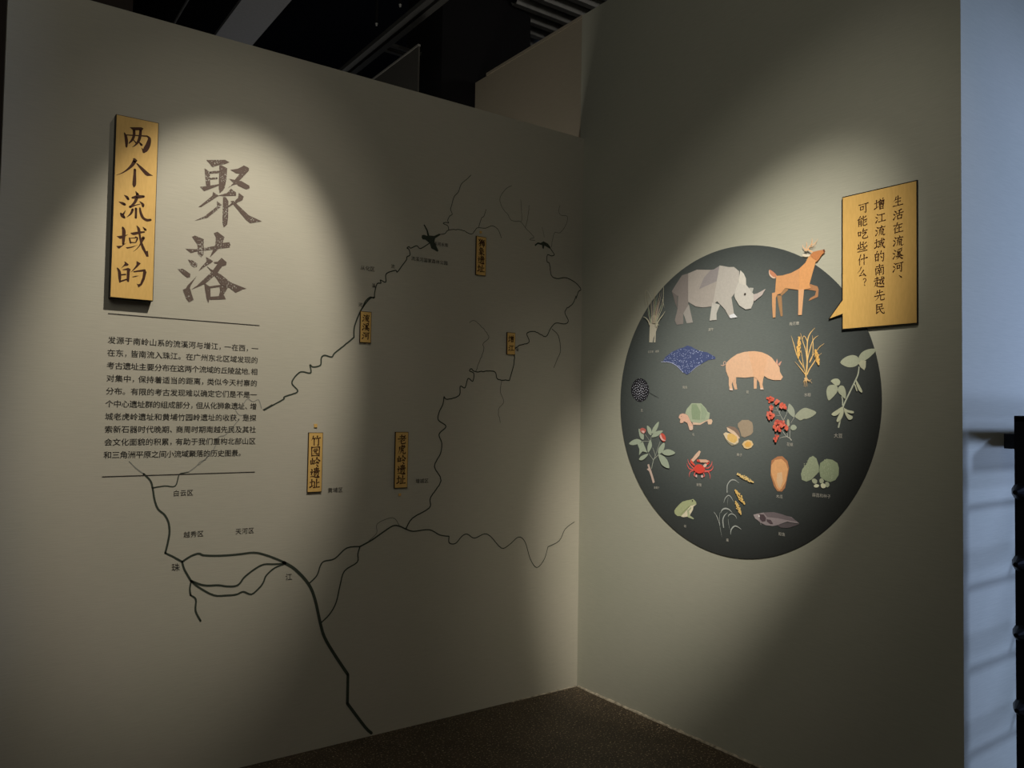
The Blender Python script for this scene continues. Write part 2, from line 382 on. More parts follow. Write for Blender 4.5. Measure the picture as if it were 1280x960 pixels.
# ------------------------------------------------------------------ rack at the right edge (its shadow falls on the wall end)
M_RACK = mat('black_rack_steel', (.010, .010, .013), .4, .3)
yr = -2.185
t = empty('wire_rack', (.15, yr, 0), 'black metal rack with round bolt heads, cut off by the right edge of the picture', 'rack')
MB().box((.135, yr-.02, 0), (.19, yr+.02, 1.52)).build('post', M_RACK, t)
MB().box((1.10, yr-.02, 0), (1.13, yr+.02, 1.52)).build('post', M_RACK, t)
for z in (.027, .273, .519, .772, 1.011, 1.257):
    MB().cyl((.090, yr, z), (.137, yr, z), .008, 12, .032).build('bolt', M_RACK, t)
for z in (.19, .46, .735, 1.005, 1.27):
    MB().cyl((.17, yr, z), (1.10, yr, z+.012), .010, 8).build('rung', M_RACK, t)
for za, zb in ((.46, .735), (.735, 1.005), (1.005, 1.27)):
    MB().cyl((.50, yr, za), (.72, yr, zb), .008, 8).build('brace', M_RACK, t)
MB().box((.27, yr-.02, 1.40), (1.2, yr+.11, 1.455)).build('shelf', M_RACK, t)
MB().box((.135, yr-.02, 1.50), (1.13, yr+.02, 1.52)).build('top_rail', M_RACK, t)
for z in (1.49, 1.36, 1.21, .98): MB().cyl((.150, yr-.0225, z), (.150, yr-.0195, z), .004, 8).build('rivet', mat('copper_rivet', (.45, .16, .10), .5, .5), t)

# ------------------------------------------------------------------ left wall: lettering traced in the wall's frame
def T(wall, ox, oy, sc):
    def f(x, y): return wall.uv(ox+x/sc, oy+y/sc)
    return f
def local_scale(wall, px, py):
    a = wall.uv(px-5, py); b = wall.uv(px+5, py); c = wall.uv(px, py-5); d = wall.uv(px, py+5)
    return abs(b[0]-a[0])/10, abs(d[1]-c[1])/10
def nums(s): return [tuple(float(q) for q in p.split(',')) for p in s.split()]
def strokes(P, tr, spec, ws, rnd=0):
    """spec: 'r x,y,w ...; p x,y ...' in zoomed picture units; ws: metres per unit"""
    for st in spec.split(';'):
        st = st.strip()
        if not st: continue
        k, rest = st[0], nums(st[2:])
        if k == 'p': P.poly([tr(x, y) for x, y in rest])
        else: P.ribbon([(*tr(x, y), w_*ws) for x, y, w_ in rest])

# title plaque (gold board, about 37 mm proud of the wall)
TP = .034
fw = Wall('L', TP)
c4 = [fw.uv(*p) for p in ((147, 145), (198, 153), (190.3, 375), (137, 371.5))]
u0 = (c4[0][0]+c4[3][0])/2; u1 = (c4[1][0]+c4[2][0])/2; v1 = (c4[0][1]+c4[1][1])/2; v0 = (c4[2][1]+c4[3][1])/2
plq = empty('title_plaque', ((u0+u1)/2, 0, v0), 'tall gold title board with five brown brush characters reading 两个流域的, standing proud of the wall', 'plaque')
MB().box((u0-.0025, -TP+.001, v0-.0025), (u1+.0025, 0, v1+.0025)).build('board', M_EDGE, plq)
MB().box((u0, -TP-.001, v0), (u1, -TP+.001, v1)).build('face', M_GOLD, plq)
TITLE = [
 (140, 150, 14.77, "p 325,135 540,135 580,158 560,190 385,192; r 228,240,18 252,300,44 266,400,50 265,495,30; r 265,278,18 450,288,20 650,300,26; r 645,300,26 690,345,48 668,450,74 620,545,76 582,598,34; p 540,512 575,540 640,520 600,600 566,598; r 405,185,42 405,285,42 370,370,36 312,432,14; r 385,358,14 445,428,26; r 528,185,42 518,290,46 490,385,44 435,460,24 378,500,8; r 490,400,12 542,460,44"),
 (140, 190, 19.2, "p 500,152 550,148 610,210 570,262 520,250; r 545,215,84 480,320,64 360,430,36 230,510,18 100,555,4; p 575,275 610,270 740,380 900,520 985,570 840,578 790,548 690,430; r 548,425,54 545,520,56 540,640,70 532,780,76 525,835,30"),
 (135, 230, 14.77, "r 300,208,10 345,240,44 370,278,44; r 200,330,8 260,355,44 305,378,48; r 235,545,30 265,585,60 300,620,40; r 268,575,40 300,530,22 322,490,6; r 512,140,14 545,195,52; r 448,255,30 540,240,62 655,232,44; r 535,240,48 500,330,44 440,400,34 405,425,42; r 405,425,40 500,395,20 590,372,12; r 585,325,12 640,375,46 645,415,36; r 455,470,40 420,550,32 345,615,6; r 515,455,40 515,545,36 512,625,36; r 588,445,26 605,540,42 650,630,46 720,668,46 785,662,38"),
 (135, 275, 17.46, "r 320,165,40 345,240,66 340,380,62 330,530,40; p 185,355 300,340 440,318 400,345 300,405 260,415; p 180,568 300,560 420,485 330,560 245,625 215,618; r 630,130,16 668,200,56 690,330,40 720,480,44 770,620,56 820,710,40; p 780,700 870,672 885,800 840,805; r 505,290,26 560,300,56 680,275,48 790,262,30; r 465,395,28 490,500,36; r 470,400,16 600,392,18; r 600,375,28 640,400,34 605,490,22; r 480,490,26 600,495,18; p 385,598 500,585 650,545 520,605 415,628; r 770,390,64 735,470,40 680,570,20 610,645,12 550,688,5; r 765,160,18 815,215,52"),
 (135, 315, 17.46, "p 350,210 385,215 455,275 430,300 360,310 280,362 330,300 370,250; r 205,355,28 245,430,56 255,560,54 258,660,28; p 310,385 440,345 492,375 475,440 460,650 430,660 405,625 410,400 330,398; r 290,500,28 380,490,30; r 280,640,32 400,600,30; p 620,195 715,250 640,330 560,400 490,450 560,365 620,280; r 565,432,26 680,415,36 800,400,46; p 760,400 790,385 842,435 800,600 740,720 660,780 640,720 620,690 660,705 700,690 750,560 765,440; p 525,540 600,520 680,518 600,545 540,555"),
]
for k, (ox, oy, sc, spec) in enumerate(TITLE):
    P = Print(); sx, sy = local_scale(fw, ox+30, oy+25)
    strokes(P, T(fw, ox, oy, sc), spec, (sx+sy)/2/sc*1.12)
    # lay the print 0.3 mm in front of the gold face
    P.build('character', LW, TP+.0014, M_INK2, plq)

# the two big brown characters
tl = empty('title_lettering', (*LW.uv(275, 380)[:1], 0, LW.uv(275, 380)[1]), 'two large worn brown characters 聚落 printed on the wall right of the gold title board', 'lettering')
BIG = [
 (235, 190, 9.6, "p 220,96 445,94 498,124 440,148 385,152 300,180 290,178; p 198,195 262,240 268,420 218,420; r 262,248,26 330,242,30 380,240,26; r 270,320,22 345,315,22; p 145,418 200,412 375,385 375,402 195,470; p 375,160 400,158 470,195 462,320 440,430 420,462 380,495 368,440; p 508,215 600,200 670,162 732,192 730,225 610,350 600,385 545,395 480,432 545,372 495,322 560,335 620,262 575,255; p 560,345 640,348 735,405 738,435 700,450 600,405; p 300,480 370,525 330,550 160,660 125,660 200,600 290,525; p 360,525 470,490 515,440 575,485 578,525 440,530; p 345,590 405,632 385,670 230,790 80,825 200,770 350,650; p 420,535 455,545 485,590 480,800 470,870 430,905 412,850; r 485,655,16 540,615,24; p 560,590 600,548 608,490 668,535 655,575 580,615; p 510,590 545,585 730,760 885,832 745,855 700,820 600,700"),
 (215, 285, 9.6, "p 240,105 275,90 382,135 378,320 350,350 310,310 305,200; p 163,250 280,255 500,218 600,180 690,170 702,205 690,235 520,255 280,285 228,302; p 500,62 545,45 630,110 600,200 545,265 455,352 480,285 520,200 525,110; p 192,380 240,385 305,430 300,465 265,472 230,450; p 66,490 130,490 220,550 215,592 180,595 120,550; p 297,576 225,690 215,720 258,860 205,892 170,850 130,740 165,725 185,690; p 405,345 492,395 480,412 400,460 318,518 350,470 415,400; p 500,408 545,405 595,358 655,410 650,445 600,460 545,540 410,660 330,700 230,740 300,690 480,520 545,432 510,425; p 415,455 460,490 590,560 700,650 800,692 895,728 850,735 765,778 690,720 590,690 520,590; p 382,655 450,700 590,680 590,705 460,722 462,830 450,860 435,902 415,850; p 570,690 670,715 620,800 645,855 455,862 455,825 560,818 575,760"),
]
for k, (ox, oy, sc, spec) in enumerate(BIG):
    P = Print(); sx, sy = local_scale(LW, ox+50, oy+50)
    strokes(P, T(LW, ox, oy, sc), spec, (sx+sy)/2/sc)
    P.build('character', LW, .001, M_INK, tl)

# paragraph block between two thin rules
PL, PR = -2.398, -1.8145
pz1, pz10 = LW.uv(140, 425)[1], LW.uv(140, 568.5)[1]
LINES = ["发源于南岭山系的流溪河与增江，一在西，一", "在东，皆南流入珠江。在广州东北区域发现的", "考古遗址主要分布在这两个流域的丘陵盆地,相",
 "对集中，保持着适当的距离，类似今天村寨的", "分布。有限的考古发现难以确定它们是不是一", "个中心遗址群的组成部分，但从化狮象遗址、增",
 "城老虎岭遗址和黄埔竹园岭遗址的收获，是探", "索新石器时代晚期、商周时期南越先民及其社", "会文化面貌的积累，有助于我们重构北部山区", "和三角洲平原之间小流域聚落的历史图景。"]
pt = empty('wall_text', (PL, 0, 1.232), 'ten line dark paragraph of small printed characters between two thin rules, lower left', 'text')
for k, L in enumerate(LINES):
    P = Print(); z = pz1+(pz10-pz1)*k/9
    wd = [.42 if c in ',' else (.8 if c in '，、' else 1.0) for c in L]
    full = sum(wd); wid = (PR-PL) if k < 9 else (PR-PL)*.925
    u = PL
    for c, q in zip(L, wd):
        stp = wid*q/full
        if c in '，。、,': put_glyph(P, c, u+.0145, z, .029)
        else: put_glyph(P, c, u+stp/2-.0003, z, .0295); P.lift(); put_glyph(P, c, u+stp/2+.0003, z, .0295); P.lift()
        u += stp
    P.build('text_line', LW, .001, M_TEXT, pt)
for (a, b) in (((135, 392), (324.5, 407)), ((127.5, 596), (318.5, 590))):
    a = LW.uv(*a); b = LW.uv(*b)
    P = Print(); P.ribbon([(*a, .0036), (*b, .0036)], False, False); P.build('rule_line', LW, .001, M_TEXT, pt)

# ------------------------------------------------------------------ river map
rm = empty('river_map', (*LW.uv(560, 700)[:1], 0, LW.uv(560, 700)[1]), 'large map of winding dark river lines with small district names printed across the left wall', 'map')
Z3, Z4, Z5, Z6, Z2 = (140, 560, 4.175), (320, 630, 3.048), (430, 200, 4.13), (330, 370, 3.098), (110, 380, 4.174)
MPP = .0037
def river(z, spec, w0, w1=None, wig=0, m=None, name='river', h=.0008, label=None):
    tr = T(LW, *z); pts = [tr(x, y) for x, y in nums(spec)]; w1 = w1 or w0
    if wig:
        pts = catmull(pts, 4)
        rr = random.Random(len(spec)); q = [pts[0]]
        for a, b in zip(pts, pts[1:]):
            d = math.hypot(b[0]-a[0], b[1]-a[1]); n_ = max(1, int(d/(.009)))
            for k in range(1, n_+1):
                t_ = k/n_; j = wig*MPP*1.25 if k < n_ else 0
                j = j if d > .006 or rr.random() < .5 else 0; q.append((a[0]+(b[0]-a[0])*t_+rr.uniform(-j, j), a[1]+(b[1]-a[1])*t_+rr.uniform(-j, j)))
        pts = q
    N = len(pts)-1
    P = Print(); P.ribbon([(u, v, (w0+(w1-w0)*i/N)*MPP) for i, (u, v) in enumerate(pts)])
    o = P.build(name, LW, h, m or M_RIVER, rm)
    if label: o['label'] = label
    return o
FA = 'thin faint grey river line'
river(Z3, "165,135 200,170 212,210 222,270 240,318 275,350 295,390 300,440 292,490 278,548", 1.9, 2.2)
river(Z3, "278,548 320,568 366,594", 1.9, 2.2)
river(Z3, "212,208 275,198 330,198 350,140 375,130 400,125", 1.4, 1.0)
river(Z3, "90,70 125,105 165,135", .8, 1.4, m=M_RIVERF, label=FA); river(Z3, "400,125 440,95 460,72 490,58 505,20", 1.1, .8, m=M_RIVERF, label=FA)
river(Z3, "366,594 410,565 452,551 480,560 560,562 650,556 740,546 800,558 860,580 905,600", 2.2, 2.6)
river(Z3, "366,594 378,635 412,693", 2.0, 2.4)
river(Z3, "412,693 460,712 500,718 555,716 600,722 645,720 668,705 690,675 740,635 790,608 850,606 905,602", 2.4, 2.0)
river(Z3, "412,693 450,725 530,768 600,769 650,764 685,750 728,763 770,728 790,700 805,665 850,625 905,604", 2.2, 1.8)
river(Z3, "412,697 406,735 410,768", 1.8, 2.0); river(Z3, "410,768 437,790 436,850 462,902", 1.8, 2.2)
river(Z4, "105,222 150,250 200,305 225,365 245,455 262,510 300,575 350,650", 3.6, 3.8)
river(Z4, "350,650 348,760", 3.8, 3.8); river(Z4, "348,760 385,810 420,855 440,873", 3.8, 3.6)
river(Z4, "205,300 232,272 245,235 260,218 300,208 345,168 396,162", 1.7, 1.7)
river(Z4, "248,452 280,420 305,375 320,310 337,255 385,222 388,190 396,162", 1.7, 1.7)
river(Z4, "396,162 440,138 480,110 520,84 545,84 570,95 600,104 660,98 700,118 735,123", 2.0, 1.5)
river(Z4, "735,123 736,148 760,150 785,122 805,115 832,130 870,114 895,125 935,168 965,155 1000,126 1025,145 1045,210 1070,242 1098,210 1112,163", 1.5, 1.1)
river(Z4, "1112,163 1155,140 1178,95 1213,68", 1.2, 1.0)
river(Z4, "430,140 460,110 462,75 520,52 545,80", .7, .8, m=M_RIVERM)
river(Z6, "550,900 575,860 640,820 645,780 685,715 660,660 683,610 688,570 678,535 704,505 675,480 678,450 692,420 697,390", 1.7, 1.6, .15)
river(Z6, "697,390 710,400 755,385 760,350 778,355 790,320 808,330 812,300 796,290 803,282 820,293 890,292 905,322 950,327", 1.5, 1.5, .5)
river(Z6, "950,327 962,285 968,260 975,200 1025,180 1018,145 1050,138 1090,157 1110,125 1130,105 1165,108 1178,95 1165,60 1195,30 1208,0", 1.5, 1.3, .7)
river(Z6, "1115,128 1140,155 1148,210 1135,245 1122,278", 1.1, .8, .3)
river(Z6, "820,290 850,210 848,185 870,155 820,98 795,103", 1.0, .8, .5, M_RIVERM)
river(Z6, "920,330 915,370 928,410 908,440 915,490", .9, .7, .8, M_RIVERM)
river(Z6, "0,442 30,425 75,400 80,390 130,370 108,335 140,295 180,298 178,268 190,275 218,268 222,240 235,230 262,236 275,220 325,180 348,160", 1.7, 1.9, .2)
river(Z6, "348,160 350,120 368,70 385,40 410,10 428,5", 1.9, 1.7, .2)
river(Z2, "960,525 912,552", 1.2, .8, m=M_RIVERM); river(Z2, "905,545 890,500 860,510 830,495 800,540 770,550 790,580 825,575", .8, .7, m=M_RIVERF, label=FA)
river(Z2, "790,600 720,680 680,695 655,760 600,820 575,840", .8, .8, m=M_RIVERF, label=FA)
river(Z5, "95,765 110,730 135,708 155,712 158,685 170,640 190,635 188,620 215,630 218,588 265,570 275,578 300,545 322,515 325,500 340,490 335,462 325,455 335,448 345,455 375,443 395,457 440,430", 1.5, 1.3, .35)
river(Z5, "490,385 520,380 540,362 600,360 655,382 675,365 690,350 730,352 765,340 795,360 812,402", 1.0, .8, .5)
river(Z5, "540,360 535,340 512,328 525,322 540,325 535,312 545,290 558,280 550,255 555,235 568,190 590,165 605,125 635,98 655,78", 1.1, .8, .8)
river(Z5, "695,345 710,300 722,290 733,255", .9, .7, .4)
river(Z5, "865,133 835,150 805,195 812,235 830,265 845,280 860,308 885,317 910,318 935,348 940,355 965,380 980,400 965,405 960,412 985,415", .8, .9, .4, M_RIVERM)
river(Z5, "912,205 918,300 912,318", .7, .7, .2, M_RIVERM); river(Z5, "955,235 948,300 935,350", .7, .8, .5, M_RIVERM)
river(Z5, "1066,458 1078,476 1085,490 1070,495 1050,490 1048,525 1060,535 1070,595 1100,612 1145,608 1190,630 1215,655 1222,670 1210,680 1198,715", 1.3, 1.4, .6)
river(Z5, "1115,235 1108,262 1120,285 1152,292 1145,335 1115,375 1085,378 1070,450", .7, .8, .3, M_RIVERM)
river(Z5, "1022,348 1035,400", .6, .6, .2, M_RIVERM)
for spec in ("400,400 402,388 412,386 430,392 425,365 410,335 416,333 432,362 440,390 465,392 492,380 496,388 470,405 466,425 478,448 487,468 482,474 450,456 442,430 420,412 406,410",
             "983,438 1000,425 1015,428 1030,420 1052,432 1064,448 1068,462 1052,452 1034,442 1030,460 1024,455 1022,440 1000,434 988,445"):
    tr = T(LW, *Z5); P = Print(); P.poly([tr(x, y) for x, y in nums(spec)])
    o = P.build('reservoir', LW, .0010, M_RIVER, rm)
NAMES = [("珠", 219.5, 709, .033), ("江", 361, 721, .031), ("白云区", 229, 616, .026), ("越秀区", 242, 667.5, .026), ("天河区", 306, 663.5, .026), ("黄埔区", 419, 612.5, .024), ("增城区", 527.5, 601, .024),
 ("从化区", 459.5, 335.5, .024), ("流", 491, 333, .021), ("溪", 467, 357, .021), ("河", 450.5, 381, .021), ("溪河水库", 551, 305.5, .021), ("流溪河国家森林公园", 537, 326, .0225), ("增", 646.5, 437, .018)]
for s_, px, py, sz in NAMES:
    u, v = LW.uv(px, py); P = Print(); n_ = len(s_)
    for k, c in enumerate(s_): put_glyph(P, c, u+(k-(n_-1)/2)*sz*1.02, v, sz)
    P.build('place_name', LW, .0012, M_TEXT, rm)

# ------------------------------------------------------------------ brush characters on a 100-unit square (x right, y down)
WATER = "d 16,12 30,24;d 6,38 20,48;t 8,88 30,58"
EARTH = "h 2,38 36,30;s 19,10 19,78;t 0,86 38,68"
BR = {
'生': "p 35,12 28,30 14,48;h 28,34 76,28;h 30,58 74,53;s 52,6 52,88;h 8,90 94,86",
'活': WATER+";p 80,8 58,14 44,19;h 34,40 94,34;s 62,16 60,56;s 44,58 46,88;h 44,58 82,56;s 82,56 78,86;h 46,86 78,84",
'在': "h 12,26 88,20;p 46,4 36,36 6,66;s 26,48 26,94;h 42,52 82,48;s 62,32 62,84;h 36,88 94,84",
'溪': WATER+";p 84,6 60,12 42,17;d 42,24 48,34;d 58,22 64,32;p 84,20 74,34 70,36;p 60,34 46,48;h 46,48 62,46;p 70,42 46,62;h 46,62 74,58;d 70,52 80,64;h 36,74 94,70;p 62,62 56,82 34,98;n 62,76 76,86 94,97",
'河': WATER+";h 36,20 96,14;c 82,16 82,90 70,84;s 44,38 46,64;h 44,38 66,36;s 66,36 64,62;h 46,62 64,60",
'增': EARTH+";d 50,4 56,16;p 80,2 72,16;s 44,22 46,52;h 44,22 88,20;s 88,20 86,52;h 46,50 86,48;s 66,22 66,50;d 53,28 58,40;p 79,28 73,40;s 50,60 50,96;h 50,60 82,58;s 82,58 80,94;h 52,77 80,75;h 52,92 80,90",
'江': WATER+";h 42,24 88,20;s 64,22 64,82;h 34,86 96,80",
'流': WATER+";d 60,4 66,16;h 40,24 92,20;p 60,24 50,36 42,44;h 42,44 74,40;d 72,32 82,46;p 48,54 46,74 34,94;s 62,54 62,86;c 76,52 76,82 84,92 98,84",
'域': EARTH+";h 38,28 94,22;s 44,42 46,62;h 44,42 60,40;s 60,40 58,60;h 46,60 58,58;t 36,80 64,68;c 66,4 70,44 80,76 94,94 95,74;p 86,42 74,66 54,90;d 78,6 88,18",
'的': "p 30,2 24,14 16,24;s 10,26 14,86;h 10,28 40,24;s 40,24 38,86;h 14,52 38,50;h 14,80 38,78;p 66,2 60,22 46,42;h 58,28 90,24;c 90,24 88,60 82,94 68,84;d 60,46 70,60",
'南': "h 20,20 82,14;s 50,2 50,32;s 14,36 18,94;h 14,38 86,32;c 86,32 86,92 76,86;d 38,44 44,54;p 62,42 56,54;h 32,60 68,56;h 28,76 72,72;s 50,58 50,94",
'越': "h 10,18 44,14;s 28,4 28,50;h 2,36 52,30;s 30,50 30,80;h 30,62 48,58;p 16,54 12,74 0,90;n 14,76 42,90 98,96;h 54,30 94,24;c 60,30 58,68 72,58;c 72,6 78,50 92,76 94,60;p 88,38 80,56 64,76;d 82,6 92,16",
'先': "p 32,8 26,26 14,40;h 26,26 78,20;s 52,4 50,46;h 4,54 96,46;p 40,52 34,74 8,94;c 62,50 60,84 70,92 94,88 92,72",
'民': "h 24,14 74,10;s 74,10 72,34;h 26,34 72,32;s 24,14 24,88;t 22,90 52,72;h 24,56 86,50;c 48,34 58,66 78,90 94,94 92,76",
'可': "h 6,18 96,12;c 74,16 74,92 60,84;s 22,38 24,66;h 22,38 50,36;s 50,36 48,64;h 24,64 48,62",
'能': "p 30,4 20,20 8,32;t 8,34 42,26;d 36,16 46,30;s 14,46 14,92;h 14,46 40,44;c 40,44 40,92 32,86;h 14,60 40,58;h 14,74 40,72;p 84,10 62,24;c 58,4 58,38 72,42 90,38 90,30;p 86,56 62,68;c 58,50 58,86 72,92 92,86 92,74",
'吃': "s 6,30 10,64;h 6,30 30,28;s 30,28 28,62;h 10,62 28,60;p 56,4 48,26 38,42;h 52,24 92,18;c 48,44 84,38 50,74 50,86 66,92 96,86 94,70",
'些': "s 30,6 30,56;h 30,30 50,26;s 12,26 14,58;t 4,64 52,50;p 88,14 60,32;c 58,4 58,50 72,56 94,50 92,38;h 24,74 76,70;h 6,92 94,86",
'什': "p 34,2 26,28 4,56;s 22,38 22,96;h 36,46 98,36;s 66,4 66,98",
'么': "p 44,4 32,30 6,54;p 66,34 44,62 24,82;h 26,82 76,74;d 62,58 86,88",
'？': "c 34,24 48,10 66,22 60,40 48,52 48,64;d 44,78 52,86",
'、': "d 36,40 58,60",
'狮': "p 32,6 22,22 4,36;c 10,10 32,40 30,90 14,84;p 28,50 18,62 2,76;s 44,20 44,56;p 56,6 54,60 40,90;h 60,20 98,15;s 66,36 66,78;h 66,36 92,34;c 92,34 92,78 84,72;s 79,18 79,98",
'象': "p 40,2 32,16 16,28;h 36,12 62,10;p 62,10 52,24;s 26,26 30,46;h 26,26 76,24;s 76,24 72,44;h 30,44 72,42;p 52,26 44,46;p 50,46 34,58 10,68;c 40,54 56,72 52,96 40,90;p 46,62 30,74 8,84;p 50,74 34,86 12,96;p 82,50 62,60;n 58,58 74,78 96,90",
'遗': "s 44,10 46,26;h 44,10 84,8;s 84,8 82,24;h 46,24 82,22;s 64,0 64,34;h 34,38 96,33;s 44,46 44,74;h 44,46 82,44;s 82,44 82,72;p 62,52 58,70 40,84;d 68,74 82,84;d 10,12 20,24;c 4,42 24,40 12,62 22,76;n 2,88 30,85 60,93 98,92",
'址': EARTH+";s 68,8 68,84;h 68,44 92,39;s 48,34 48,84;h 36,90 98,85",
'竹': "p 24,6 18,26 4,48;h 20,28 46,24;s 34,28 34,94;p 66,4 60,24 50,42;h 60,26 96,22;c 78,26 78,94 64,88",
'园': "s 10,8 12,96;h 10,10 90,6;s 90,6 88,96;h 12,92 88,90;h 34,28 66,26;h 28,44 72,40;p 42,44 40,62 26,78;c 56,44 56,72 76,74 74,62",
'岭': "s 20,14 20,66;s 4,36 6,70;h 6,69 36,65;s 36,32 36,68;p 66,4 58,26 40,48;n 66,10 80,28 100,42;d 62,42 70,52;h 50,60 84,55;p 84,55 74,74;d 60,74 78,92",
'老': "h 24,20 70,16;s 46,2 46,38;h 4,44 94,36;p 86,10 56,48 8,76;p 80,54 48,68;c 44,54 42,86 56,92 88,88 88,74",
'虎': "s 52,2 52,22;h 52,12 80,8;h 22,24 86,20;p 86,20 78,32;p 22,24 20,60 2,94;h 34,41 72,35;c 48,28 48,48 62,53 74,47;p 42,62 40,80 22,96;h 42,60 66,58;c 66,58 66,86 76,92 94,86 92,74",
}
def brush(P, ch, cu_, cv, size, wt=1.0):
    """draws the character with a pressed brush: level strokes thin and rising, uprights heavy, sweeps tapering"""
    def tr(x, y): return (cu_+(x-50)/100*size, cv-(y-50)/100*size)
    for st in BR[ch].split(';'):
        k, q = st[0], nums(st[2:]); n_ = len(q)
        if k == 'h': q = [q[0], tuple((a+b)/2 for a, b in zip(q[0], q[-1])), q[-1]]; ws = [9, 6, 10]
        elif k == 's': q = [q[0], tuple((a+b)/2 for a, b in zip(q[0], q[-1])), q[-1]]; ws = [11, 8.5, 9]
        elif k == 'p': ws = [11-9.5*i/(n_-1) for i in range(n_)]
        elif k == 'n': ws = [4+10*i/(n_-1) for i in range(n_)]; ws[-1] = 2; q = q[:-1]+[tuple(a*.8+b*.2 for a, b in zip(q[-1], q[-2]))]+[q[-1]]; ws = ws[:-1]+[13, 2]
        elif k == 'd': ws = [4, 12]
        elif k == 't': ws = [12, 3]
        else: ws = [9]*(n_-1)+[2.5]
        P.ribbon([(*tr(*a), b*wt*size/100) for a, b in zip(q, ws)])

# small gold name boards on the map
def board(px_quad, chars, label, group, name='name_board', th=.008):
    c4 = [LW.uv(*p) for p in px_quad]
    u0 = (c4[0][0]+c4[3][0])/2; u1 = (c4[1][0]+c4[2][0])/2; v1 = (c4[0][1]+c4[1][1])/2; v0 = (c4[2][1]+c4[3][1])/2
    t = empty(name, ((u0+u1)/2, 0, v0), label, 'sign', group)
    MB().box((u0-.0025, -th+.0012, v0-.0025), (u1+.0025, 0, v1+.0025)).build('board', mat('brown_board_edge', (.05, .028, .012), .7), t)
    MB().box((u0, -th, v0), (u1, -th+.0014, v1)).build('face', M_GOLD, t)
    n_ = len(chars); wd = (u1-u0); mg = wd*.18; pitch = (v1-v0-2*mg)/n_
    for k, c in enumerate(chars):
        P = Print(); brush(P, c, (u0+u1)/2, v1-mg*.9-pitch*(k+.5), min(wd*.76, pitch*.95), 1.25); P.build('character', LW, th+.0004, M_INK2, t)
    return t
def z6(*p): return [(330+x/3.098, 370+y/3.097) for x, y in p]
def z5(*p): return [(430+x/4.129, 200+y/4.13) for x, y in p]
G_ = 'gold name boards on the river map'
board(z6((172, 530), (226, 531), (218, 757), (167, 757)), "竹园岭遗址", 'gold name board reading 竹园岭遗址, left of the two lower tall ones', G_)
board(z6((510, 528), (556, 528), (550, 741), (502, 741)), "老虎岭遗址", 'gold name board reading 老虎岭遗址, right of the two lower tall ones', G_)
board(z6((373, 61), (412, 64), (410, 181), (370, 178)), "流溪河", 'short gold name board reading 流溪河 beside the left river', G_)
board(z6((941, 142), (970, 145), (967, 226), (938, 226)), "增江", 'smallest gold name board reading 增江 beside the right river', G_)
board(z5((682, 396), (730, 402), (725, 597), (678, 592)), "狮象遗址", 'gold name board reading 狮象遗址 high up on the map', G_)
for (px, py), lb, s_ in ((z6((199, 502))[0], 'tiny gold square marker above the 竹园岭遗址 board', .0080), (z6((525, 769))[0], 'tiny grey diamond marker below the 老虎岭遗址 board', .0066), (z5((705, 373))[0], 'tiny diamond marker above the 狮象遗址 board', .0066)):
    u, v = LW.uv(px, py); sq = s_ > .006
    pts = [Vector((u+math.cos(a)*s_*1.3, 0, v+math.sin(a)*s_*1.3)) for a in [math.pi/2*k+(math.pi/4 if sq else 0) for k in range(4)]]
    o = MB().prism(pts, (0, -.004, 0)).build('site_marker', M_GOLD if sq else mat('pale_marker', (.85, .72, .50), .6)); tag(o, lb, 'marker', 'site markers on the river map')

# ------------------------------------------------------------------ round panel on the right wall
cy_, cz_, rad = 1.0435, 1.5725, .7075
DT = .003
P = MB(); NN = 128
ring = [(cy_+rad*math.cos(2*math.pi*k/NN)*1.014, cz_+rad*math.sin(2*math.pi*k/NN)*.992) for k in range(NN)]
V = [RW.xyz(u, v, .0002) for u, v in ring]+[RW.xyz(u, v, DT) for u, v in ring]
Fc = [tuple(range(NN, 2*NN))]+[(k, (k+1) % NN, NN+(k+1) % NN, NN+k) for k in range(NN)]
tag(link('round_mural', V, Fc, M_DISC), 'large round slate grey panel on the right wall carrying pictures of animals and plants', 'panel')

# speech bubble board
BT = .010
bw = Wall('R', BT)
pb = [bw.uv(*p) for p in ((1053.5, 246), (1146, 227.5), (1145, 404), (1053.5, 410.5))]
u0 = (pb[0][0]+pb[3][0])/2; u1 = (pb[1][0]+pb[2][0])/2; v1 = (pb[0][1]+pb[1][1])/2; v0 = (pb[2][1]+pb[3][1])/2
tip = bw.uv(1037.2, 398); a_ = bw.uv(1053.5, 375); b_ = bw.uv(1053.5, 392)
bub = empty('speech_bubble', (0, -(u0+u1)/2, v0), 'gold speech bubble board with three columns of brown brush writing, pointing at the round panel', 'sign')
out = [(u0, v0), (u1, v0), (u1, v1), (u0, v1), (u0, a_[1]), tip, (u0, b_[1])]
e_ = .004
outer = [(u0-e_, v0-e_), (u1+e_, v0-e_), (u1+e_, v1+e_), (u0-e_, v1+e_), (u0-e_, a_[1]+.003), (tip[0]-e_*1.8, tip[1]-.002), (u0-e_, b_[1]-e_*1.2)]
MB().prism([RW.xyz(u, v, DT+.0004) for u, v in outer], (-BT+.001+DT+.0004, 0, 0)).build('board', M_EDGE, bub)
MB().prism([RW.xyz(u, v, BT-.002) for u, v in out], (-.002, 0, 0)).build('face', M_GOLD, bub)
Z7 = (1030, 210, 4.364)
